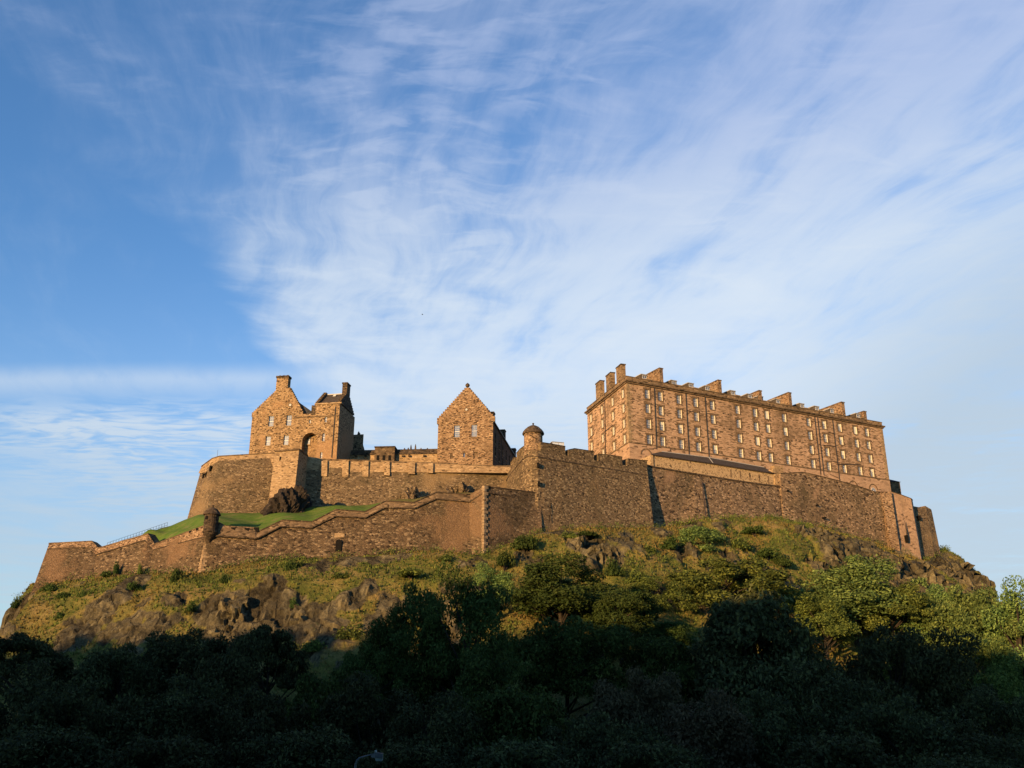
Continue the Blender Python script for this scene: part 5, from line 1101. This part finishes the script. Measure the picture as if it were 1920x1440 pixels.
def proto(seed, rx, rz, H, nclump, nleaf, lsize, airy=0.0, flat=1.0, low=-0.55):
    """crown and trunk meshes of a tree H high (crown half-widths rx, rz), base at the origin"""
    rng = np.random.default_rng(seed); cz = H - rz
    d = rng.normal(size=(nclump * 3, 3)); d /= np.linalg.norm(d, axis=1)[:, None]; d = d[d[:, 2] > low][:nclump]
    rr = rng.uniform(0.50, 0.90, len(d)) ** (0.8); lump = 1 + 0.22 * np.sin(d[:, 0] * 3.1 + seed) + 0.15 * np.sin(d[:, 1] * 4.3 + seed * 2)
    cc = d * (rr * lump)[:, None] * np.array([rx, rx, rz]); cr = rng.uniform(0.15, 0.36, len(d)) * min(rx, rz) * (1 - airy * .35)
    w = cr ** 2 / (cr ** 2).sum(); idx = rng.choice(len(d), nleaf, p=w)
    q = rng.normal(size=(nleaf, 3)); q /= np.linalg.norm(q, axis=1)[:, None]
    r = rng.uniform(0.35, 1.08, nleaf) ** 0.6
    off = q * (r * cr[idx])[:, None]; off[:, 2] *= 0.72 * flat
    Cn = cc[idx] + off; Cn[:, 2] += cz
    k = rng.random(nleaf) < 0.10; Cn[k] += q[k] * rng.uniform(0, .55, k.sum())[:, None]      # loose sprigs
    crown = leaf_mesh('crown', 'leaf_deep', Cn, q, lsize, rng)
    m = MB(); m.tube([(0, 0, -1.5), (0.05, 0, H * .15), (.12, -.05, cz - rz * .35), (.05, .1, cz + rz * .35)], [.045 * H * .6, .035 * H * .6, .024 * H * .6, .05], 8)
    order = np.argsort(-cr)[:18]
    for i in order:
        e = cc[i] + np.array([0, 0, cz]); h0 = max(H * .14, min(e[2] - rz * .5, cz)) * rng.uniform(.75, 1); mid = np.array([e[0] * .5, e[1] * .5, lerp(h0, e[2], .55) - .2])
        m.tube([(0.08, 0, h0), tuple(mid), tuple(e)], [.016 * H * .6, .010 * H * .6, .03], 5)
    return crown, m.mesh('trunk', 'bark')
PROT = {
    'round': proto(1, 5.0, 5.0, 12.5, 60, 26000, .16), 'broad': proto(2, 5.6, 4.2, 11.5, 66, 26000, .16), 'tall': proto(3, 4.4, 6.0, 15.0, 60, 24000, .155),
    'airy': proto(4, 5.0, 5.6, 13.5, 62, 15000, .15, airy=.5), 'flat': proto(6, 5.6, 3.4, 11.0, 80, 24000, .16, flat=.65), 'dense': proto(8, 5.0, 4.6, 10.5, 90, 30000, .16),
}
PDIM = {'round': (5, 12.5), 'broad': (5.6, 11.5), 'tall': (4.4, 15.0), 'airy': (5, 13.5), 'flat': (5.6, 11.0), 'dense': (5, 10.5)}
def shrub_proto(seed, n=1500):
    rng = np.random.default_rng(seed); d = rng.normal(size=(16, 3)); d /= np.linalg.norm(d, axis=1)[:, None]; d[:, 2] = np.abs(d[:, 2]); cc = d * rng.uniform(.3, .7, 16)[:, None]
    idx = rng.integers(0, 16, n); q = rng.normal(size=(n, 3)); q /= np.linalg.norm(q, axis=1)[:, None]
    C = cc[idx] + q * (rng.uniform(.3, 1, n) ** .6 * .38)[:, None]; C[:, 2] = np.abs(C[:, 2])
    m = MB(); [m.tube([(0, 0, -.4), tuple(cc[i] * .6), tuple(cc[i])], [.05, .03, .012], 4) for i in range(7)]
    return leaf_mesh('foliage', 'leaf_shrub', C, q, .085, rng), m.mesh('stem', 'bark')
SHR = [shrub_proto(s) for s in (31, 32, 33)]
def place(name, meshes, names, mat, label, cat, loc, sx, sy, sz, rz, group):
    r = thing(name, label, cat, loc, group); r.scale = (sx, sy, sz); r.rotation_euler = (0, 0, rz)
    for me, nm in zip(meshes, names):
        o = link(nm, me, r)
        if nm in ('crown', 'foliage'): o.material_slots[0].link = 'OBJECT'; o.material_slots[0].material = MAT[mat]
    return r
rt = random.Random(11)
def tree(kind, mat, px, py, Y, rpx, label, name='broadleaf_tree', zb=None):
    """px,py: top of the crown, rpx: half width of the crown, both in photograph pixels at depth Y"""
    top = P(px, py, Y); base = hz(top.x, top.y) if zb is None else zb; r, H = PDIM[kind]; h = top.z - base
    rad = rpx * Y / F * 1.0; s = rad / r; sz = h / H
    if sz > s * 1.5: base = top.z - H * s * 1.5; sz = s * 1.5
    if sz < s * .62: base = top.z - H * s * .62; sz = s * .62
    return place(name, PROT[kind], ('crown', 'trunk'), mat, label, 'tree', (top.x, top.y, base), s, s, sz, rt.uniform(0, 6.28), 'trees below the castle rock')
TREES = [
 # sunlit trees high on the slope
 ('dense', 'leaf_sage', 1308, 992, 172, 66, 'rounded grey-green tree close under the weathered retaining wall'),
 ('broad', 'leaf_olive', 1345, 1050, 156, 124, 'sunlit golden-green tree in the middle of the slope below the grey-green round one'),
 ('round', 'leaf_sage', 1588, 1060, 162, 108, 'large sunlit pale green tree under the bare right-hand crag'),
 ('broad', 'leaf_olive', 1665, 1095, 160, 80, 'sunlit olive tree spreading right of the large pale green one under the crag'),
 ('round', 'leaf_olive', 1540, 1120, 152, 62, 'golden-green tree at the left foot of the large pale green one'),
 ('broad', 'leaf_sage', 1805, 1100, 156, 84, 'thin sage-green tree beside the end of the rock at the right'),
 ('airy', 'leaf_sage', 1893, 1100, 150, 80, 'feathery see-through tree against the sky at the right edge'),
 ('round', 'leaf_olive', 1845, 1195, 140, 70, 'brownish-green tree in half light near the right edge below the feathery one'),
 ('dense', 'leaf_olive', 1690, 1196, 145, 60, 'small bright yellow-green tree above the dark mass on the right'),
 ('round', 'leaf_shrub', 1050, 1056, 136, 100, 'dark green tree lit only on its upper half below the pale end pier'),  # darker leaf for these centre trees puts their half-light into the colour
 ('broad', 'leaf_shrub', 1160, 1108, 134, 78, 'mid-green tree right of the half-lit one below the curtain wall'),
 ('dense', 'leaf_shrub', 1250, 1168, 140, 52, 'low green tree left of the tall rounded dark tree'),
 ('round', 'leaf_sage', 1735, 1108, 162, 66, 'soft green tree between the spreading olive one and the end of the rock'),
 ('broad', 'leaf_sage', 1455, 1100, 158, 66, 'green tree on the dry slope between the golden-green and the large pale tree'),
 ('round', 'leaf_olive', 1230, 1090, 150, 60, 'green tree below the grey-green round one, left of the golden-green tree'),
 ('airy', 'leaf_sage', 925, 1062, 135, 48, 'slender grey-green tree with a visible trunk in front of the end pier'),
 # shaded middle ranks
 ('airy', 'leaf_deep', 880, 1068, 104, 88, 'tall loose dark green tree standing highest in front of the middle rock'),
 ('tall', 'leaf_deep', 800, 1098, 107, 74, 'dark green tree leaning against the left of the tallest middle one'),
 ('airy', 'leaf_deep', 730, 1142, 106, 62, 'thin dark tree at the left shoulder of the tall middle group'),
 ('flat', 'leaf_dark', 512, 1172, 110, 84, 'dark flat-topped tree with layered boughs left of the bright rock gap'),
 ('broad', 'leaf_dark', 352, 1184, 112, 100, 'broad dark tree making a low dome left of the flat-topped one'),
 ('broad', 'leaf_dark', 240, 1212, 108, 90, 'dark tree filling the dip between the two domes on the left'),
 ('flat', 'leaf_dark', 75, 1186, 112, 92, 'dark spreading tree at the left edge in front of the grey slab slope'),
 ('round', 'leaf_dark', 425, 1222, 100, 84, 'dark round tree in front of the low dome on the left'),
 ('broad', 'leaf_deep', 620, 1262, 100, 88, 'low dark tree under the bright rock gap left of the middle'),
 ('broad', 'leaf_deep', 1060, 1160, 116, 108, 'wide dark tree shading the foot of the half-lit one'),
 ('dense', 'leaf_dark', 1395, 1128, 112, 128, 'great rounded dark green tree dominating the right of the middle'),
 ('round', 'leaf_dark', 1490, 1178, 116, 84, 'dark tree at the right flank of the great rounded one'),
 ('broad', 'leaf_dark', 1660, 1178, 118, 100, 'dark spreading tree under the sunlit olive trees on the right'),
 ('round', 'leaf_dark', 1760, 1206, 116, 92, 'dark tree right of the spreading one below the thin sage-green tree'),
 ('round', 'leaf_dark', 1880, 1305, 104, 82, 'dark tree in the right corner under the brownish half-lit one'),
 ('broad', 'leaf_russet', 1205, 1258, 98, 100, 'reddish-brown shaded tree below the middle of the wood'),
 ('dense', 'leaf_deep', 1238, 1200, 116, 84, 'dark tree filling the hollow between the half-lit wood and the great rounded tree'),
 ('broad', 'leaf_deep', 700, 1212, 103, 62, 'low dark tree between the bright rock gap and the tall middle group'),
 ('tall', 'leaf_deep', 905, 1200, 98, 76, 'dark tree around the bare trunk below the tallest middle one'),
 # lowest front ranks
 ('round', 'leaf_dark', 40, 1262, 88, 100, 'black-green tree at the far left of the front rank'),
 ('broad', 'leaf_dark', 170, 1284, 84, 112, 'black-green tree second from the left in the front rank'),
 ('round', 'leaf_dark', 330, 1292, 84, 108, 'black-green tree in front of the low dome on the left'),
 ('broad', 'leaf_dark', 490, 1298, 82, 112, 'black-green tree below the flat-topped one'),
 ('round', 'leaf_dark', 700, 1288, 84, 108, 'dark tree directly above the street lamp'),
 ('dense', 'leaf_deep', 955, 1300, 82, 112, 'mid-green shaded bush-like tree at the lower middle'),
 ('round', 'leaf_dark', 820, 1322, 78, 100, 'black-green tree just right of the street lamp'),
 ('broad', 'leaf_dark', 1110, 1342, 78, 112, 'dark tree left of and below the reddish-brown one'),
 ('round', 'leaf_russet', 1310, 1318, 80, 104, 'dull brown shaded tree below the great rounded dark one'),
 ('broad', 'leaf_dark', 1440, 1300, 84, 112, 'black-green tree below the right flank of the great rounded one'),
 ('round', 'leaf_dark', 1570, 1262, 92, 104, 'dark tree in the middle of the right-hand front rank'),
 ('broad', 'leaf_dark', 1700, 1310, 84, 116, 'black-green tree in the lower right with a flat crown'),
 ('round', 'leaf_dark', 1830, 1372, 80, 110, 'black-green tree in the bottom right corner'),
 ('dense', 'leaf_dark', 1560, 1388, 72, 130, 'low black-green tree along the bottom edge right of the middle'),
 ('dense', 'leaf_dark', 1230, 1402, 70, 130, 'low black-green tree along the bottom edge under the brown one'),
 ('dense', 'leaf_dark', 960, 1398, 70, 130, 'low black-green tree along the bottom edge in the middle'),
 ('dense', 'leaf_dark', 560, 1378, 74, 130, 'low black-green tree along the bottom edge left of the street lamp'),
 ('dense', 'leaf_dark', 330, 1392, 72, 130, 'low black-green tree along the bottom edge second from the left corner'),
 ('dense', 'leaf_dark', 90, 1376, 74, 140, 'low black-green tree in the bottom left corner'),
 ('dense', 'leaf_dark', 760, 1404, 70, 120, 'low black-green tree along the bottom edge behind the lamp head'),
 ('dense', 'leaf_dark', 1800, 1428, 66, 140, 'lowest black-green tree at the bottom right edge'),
]
for k, m, px, py, Y, r, lab in TREES: tree(k, m, px, py, Y, r, lab)

SHRUBS = [  # px, py of the foot, half width px, height px, material, label
 (330, 1092, 14, 34, 'leaf_shrub', 149, 'round dark green bush below the sloping left rampart'),
 (420, 1093, 8, 22, 'leaf_shrub', 148.5, 'small round bush just right of the turret corner foot'),
 (545, 1076, 16, 32, 'leaf_shrub', 149.5, 'dark green bush below the wall left of the postern door'),
 (984, 1030, 28, 36, 'leaf_shrub', 156, 'large dark bush growing against the foot of the end pier'),
 (946, 1060, 20, 36, 'leaf_deep', 150.5, 'dark bush below the foot of the pale quoined pier'),
 (217, 1075, 7, 26, 'leaf_shrub', 155.5, 'upright leafy bush against the sloping left wall'),
 (200, 1082, 12, 16, 'leaf_shrub', 155.8, 'low dark bush left of the upright one at the left wall foot'),
 (262, 1076, 7, 22, 'leaf_olive', 153.6, 'pale green sapling against the sloping left wall'),
 (90, 1108, 17, 18, 'leaf_shrub', 156.5, 'spreading green bush on the brow below the far left bastion'),
 (118, 1122, 14, 16, 'leaf_shrub', 153.5, 'green bush a little below the brow at the far left'),
 (32, 1140, 13, 24, 'leaf_shrub', 152.5, 'bush standing on the left skyline of the slope'),
 (155, 1120, 12, 16, 'leaf_shrub', 152, 'low bush beside the dark diagonal gully on the left'),
 (250, 1106, 16, 20, 'leaf_shrub', 149.3, 'dark bush over the top of the diagonal gully'),
 (358, 1146, 10, 20, 'leaf_shrub', 141.5, 'small green bush alone on the dry slope at the left'),
 (550, 1142, 12, 24, 'leaf_shrub', 141.2, 'small green bush on the cliff below the postern door'),
 (113, 1160, 13, 16, 'leaf_shrub', 147, 'low bush on the grass beside the grey slab'),
 (560, 1066, 18, 15, 'leaf_olive', 150.8, 'low yellow-green bush against the foot of the zigzag wall'),
 (655, 1200, 34, 28, 'leaf_olive', 131, 'bright yellow-green bush over the gap in the dark trees'),
 (590, 1222, 30, 28, 'leaf_olive', 128, 'golden bush at the bottom of the gap in the dark trees'),
 (1152, 1080, 22, 40, 'leaf_shrub', 158, 'dark green bush below the crag under the curtain wall'),
 (1065, 1010, 22, 16, 'leaf_olive', 164, 'low olive bush along the foot of the curtain wall'),
 (1100, 1006, 26, 14, 'leaf_shrub', 166.5, 'low green bush at the middle of the curtain wall foot'),
 (1255, 1030, 22, 32, 'leaf_shrub', 173.5, 'green bush below the shadowed wall corner'),
 (1218, 1045, 20, 30, 'leaf_olive', 170, 'olive bush left of the one below the shadowed corner'),
 (1440, 1045, 28, 24, 'leaf_shrub', 186, 'dark bush on the dry slope under the weathered wall'),
 (1465, 1062, 22, 26, 'leaf_shrub', 183, 'dark green bush at the left of the bare crag'),
 (1390, 1030, 28, 28, 'leaf_olive', 184, 'olive bush right of the grey-green round tree'),
 (1415, 1000, 26, 18, 'leaf_shrub', 189.5, 'low bush at the foot of the weathered wall'),
 (1500, 996, 20, 14, 'leaf_olive', 196.5, 'small olive bush where the weathered wall meets the crag'),
 (1600, 1060, 22, 20, 'leaf_olive', 194, 'dry bush in the middle of the bare crag'),
 (1722, 1106, 26, 30, 'leaf_sage', 196, 'pale bush on the crag above the right-hand trees'),
 (1660, 1075, 24, 22, 'leaf_sage', 193, 'thin grey bush at the foot of the bare crag'),
 (1790, 1130, 30, 24, 'leaf_sage', 196, 'low bush on the crag beside the thin sage-green tree'),
 (770, 1080, 30, 18, 'leaf_olive', 147, 'olive bush on the grass below the right of the zigzag wall'),
 (835, 1052, 20, 15, 'leaf_olive', 150.5, 'low pale bush close under the zigzag wall near the pier'),
 (640, 1085, 22, 14, 'leaf_olive', 146.5, 'flat olive bush below the postern door rocks'),
 (1035, 1095, 26, 30, 'leaf_olive', 148, 'olive bush behind the half-lit tree'),
 (1190, 1095, 30, 30, 'leaf_olive', 155, 'dry olive bush in the hollow below the curtain wall crag'),
 (1480, 1135, 24, 36, 'leaf_olive', 166, 'olive bush in front of the dark crag left of the large pale tree'),
]
for i, (px, py, w, h, mat, Y, lab) in enumerate(SHRUBS):
    # stand it on the slope: walk along the view ray until it meets the hill
    r = ray(px, py); Yh = Y
    for k in range(80):
        yy = Y - 25 + k * .5; q = CAM + r * (yy / r.y)
        hh, dd = hill_h(np.array([q.x]), np.array([q.y]))
        if q.z <= hh[0] + .15 and dd[0] > 0.3: Yh = yy; break
    q = P(px, py, Yh); k = Yh / F
    place('shrub', SHR[i % 3], ('foliage', 'stem'), mat, lab, 'bush', q, w * k * 1.05, w * k * 1.05, h * k * .95, rt.uniform(0, 6.28), 'bushes on the castle rock')

def slope_cover():
    rng = np.random.default_rng(3)
    zone = fbm(HP * 0.12, 4, 41)
    ok = np.where((HD > .4) & (HD < 58) & (HROCK < .45) & (HP[:, 1] < 225))[0]
    pick = rng.choice(ok, 90000)
    p = HP[pick] + rng.uniform(-.25, .25, (len(pick), 3)) * np.array([1, 1, 0]); z = zone[pick]
    def tufts(sel, name, mat, hmin, hmax, label):
        b = p[sel]; n = len(b); V = []
        for k in range(3):
            a = rng.uniform(0, 6.28, n); h = rng.uniform(hmin, hmax, n); w = rng.uniform(.07, .18, n); ln = rng.uniform(0, .5, n)
            dx, dy = np.cos(a), np.sin(a); o = rng.uniform(-.2, .2, (n, 2))
            x, y, zz = b[:, 0] + o[:, 0], b[:, 1] + o[:, 1], b[:, 2] - .08
            V.append(np.stack([np.stack([x - dx * w, y - dy * w, zz], 1), np.stack([x + dx * w, y + dy * w, zz], 1), np.stack([x - dy * ln * h, y + dx * ln * h - .25 * h, zz + h], 1)], 1))
        V = np.concatenate(V).reshape(-1, 3); m = len(V) // 3
        me = bpy.data.meshes.new(name); me.vertices.add(3 * m); me.vertices.foreach_set('co', V.ravel()); me.loops.add(3 * m); me.loops.foreach_set('vertex_index', np.arange(3 * m))
        me.polygons.add(m); me.polygons.foreach_set('loop_start', np.arange(m) * 3); me.update(); me.materials.append(MAT[mat])
        o = link(name, me); o['kind'] = 'stuff'; tag(o, label, 'grass')
    g = rng.random(len(p))
    tufts(z + (g - .5) * .16 > .50, 'dry_grass', 'leaf_dry', .12, .48, 'dry straw-coloured grass over the slope of the castle rock')
    tufts(z + (g - .5) * .16 <= .50, 'green_grass', 'leaf_olive', .12, .5, 'olive green grass over the slope of the castle rock')
    # ground-hugging scrub
    s2 = rng.choice(ok[zone[ok] < .49], 1500); idx = rng.integers(0, 1500, 30000)
    C = HP[s2][idx] + rng.normal(size=(30000, 3)) * np.array([.42, .42, .22]) + np.array([0, 0, .22]); N = np.tile(np.array([[0, -.4, .9]]), (30000, 1))
    foot = np.where((HD > .25) & (HD < 1.7) & (HP[:, 1] < 225))[0]; s3 = rng.choice(foot, 420); i3 = rng.integers(0, 420, 14000)
    C = np.concatenate([C, HP[s3][i3] + rng.normal(size=(14000, 3)) * np.array([.5, .4, .35]) + np.array([0, 0, .4])]); N = np.tile(np.array([[0, -.4, .9]]), (len(C), 1))
    o = link('undergrowth', leaf_mesh('undergrowth', 'leaf_olive', C, N, .13, rng)); o['kind'] = 'stuff'; tag(o, 'low green undergrowth matting the slope of the castle rock', 'undergrowth')
slope_cover()

# ------------------------------------------------------------------ the street of houses behind the viewer, whose long shadow lies over the trees
def tenement(x0, x1, h, y0, y1, label, rows, cols):
    fr = Fr((x1, -22.2), (x0, -22.2)); g = 11.53; L = x1 - x0        # front looks towards the castle
    root = thing('tenement', label, 'building', fr.pt(0, 0, g), 'street of houses')
    hs = []; sw = L / cols
    m = MB(); m.box(fr, 0, L, 0, 14, g - .5, g + h - 3.5); m.build('wall', 'town_stone', root)
    MB().solid([fr.pt(-.3, -.4, g + h - 3.498), fr.pt(L + .0, -.4, g + h - 3.498), fr.pt(L + .0, 14.4, g + h - 3.498), fr.pt(-.3, 14.4, g + h - 3.498)], [fr.pt(0, 5.5, g + h), fr.pt(L, 5.5, g + h), fr.pt(L, 8.5, g + h), fr.pt(0, 8.5, g + h)]).build('roof', 'slate', root)
    for r in range(rows):
        for c in range(cols):
            s = (c + .5) * sw; z = g + 2.4 + r * (h - 5) / rows; MB().box(fr, s - .6, s + .6, -.06, .1, z, z + 2).build('window', 'window_glass', root)
    s = 1.0; rr = random.Random(int(h * 100 + x0))  # unseen stacks added at uneven heights to break up the row's shadow edge
    while s < L - 3:
        w = rr.uniform(1.2, 3.2); MB().box(fr, s, s + w, 5, 9, g + h - 2, g + h + rr.uniform(.6, 3.4)).build('chimney', 'town_stone', root); s += w + rr.uniform(2.5, 8)
HT = [(-340, -270, 35), (-269.8, -205, 34.4), (-204.8, -150, 35), (-149.8, -108, 34.2), (-107.8, -72, 34.8), (-71.8, -30, 34.4), (-29.8, 30, 31)]
for i, (a, b, h) in enumerate(HT): tenement(a, b, h, 0, 0, 'grey stone tenement of the street facing the castle, %s' % ['at its far western end', 'second from its western end', 'third from its western end', 'in its middle', 'with the lower gable', 'with the low roof', 'nearest the viewer'][i], 3, 6)
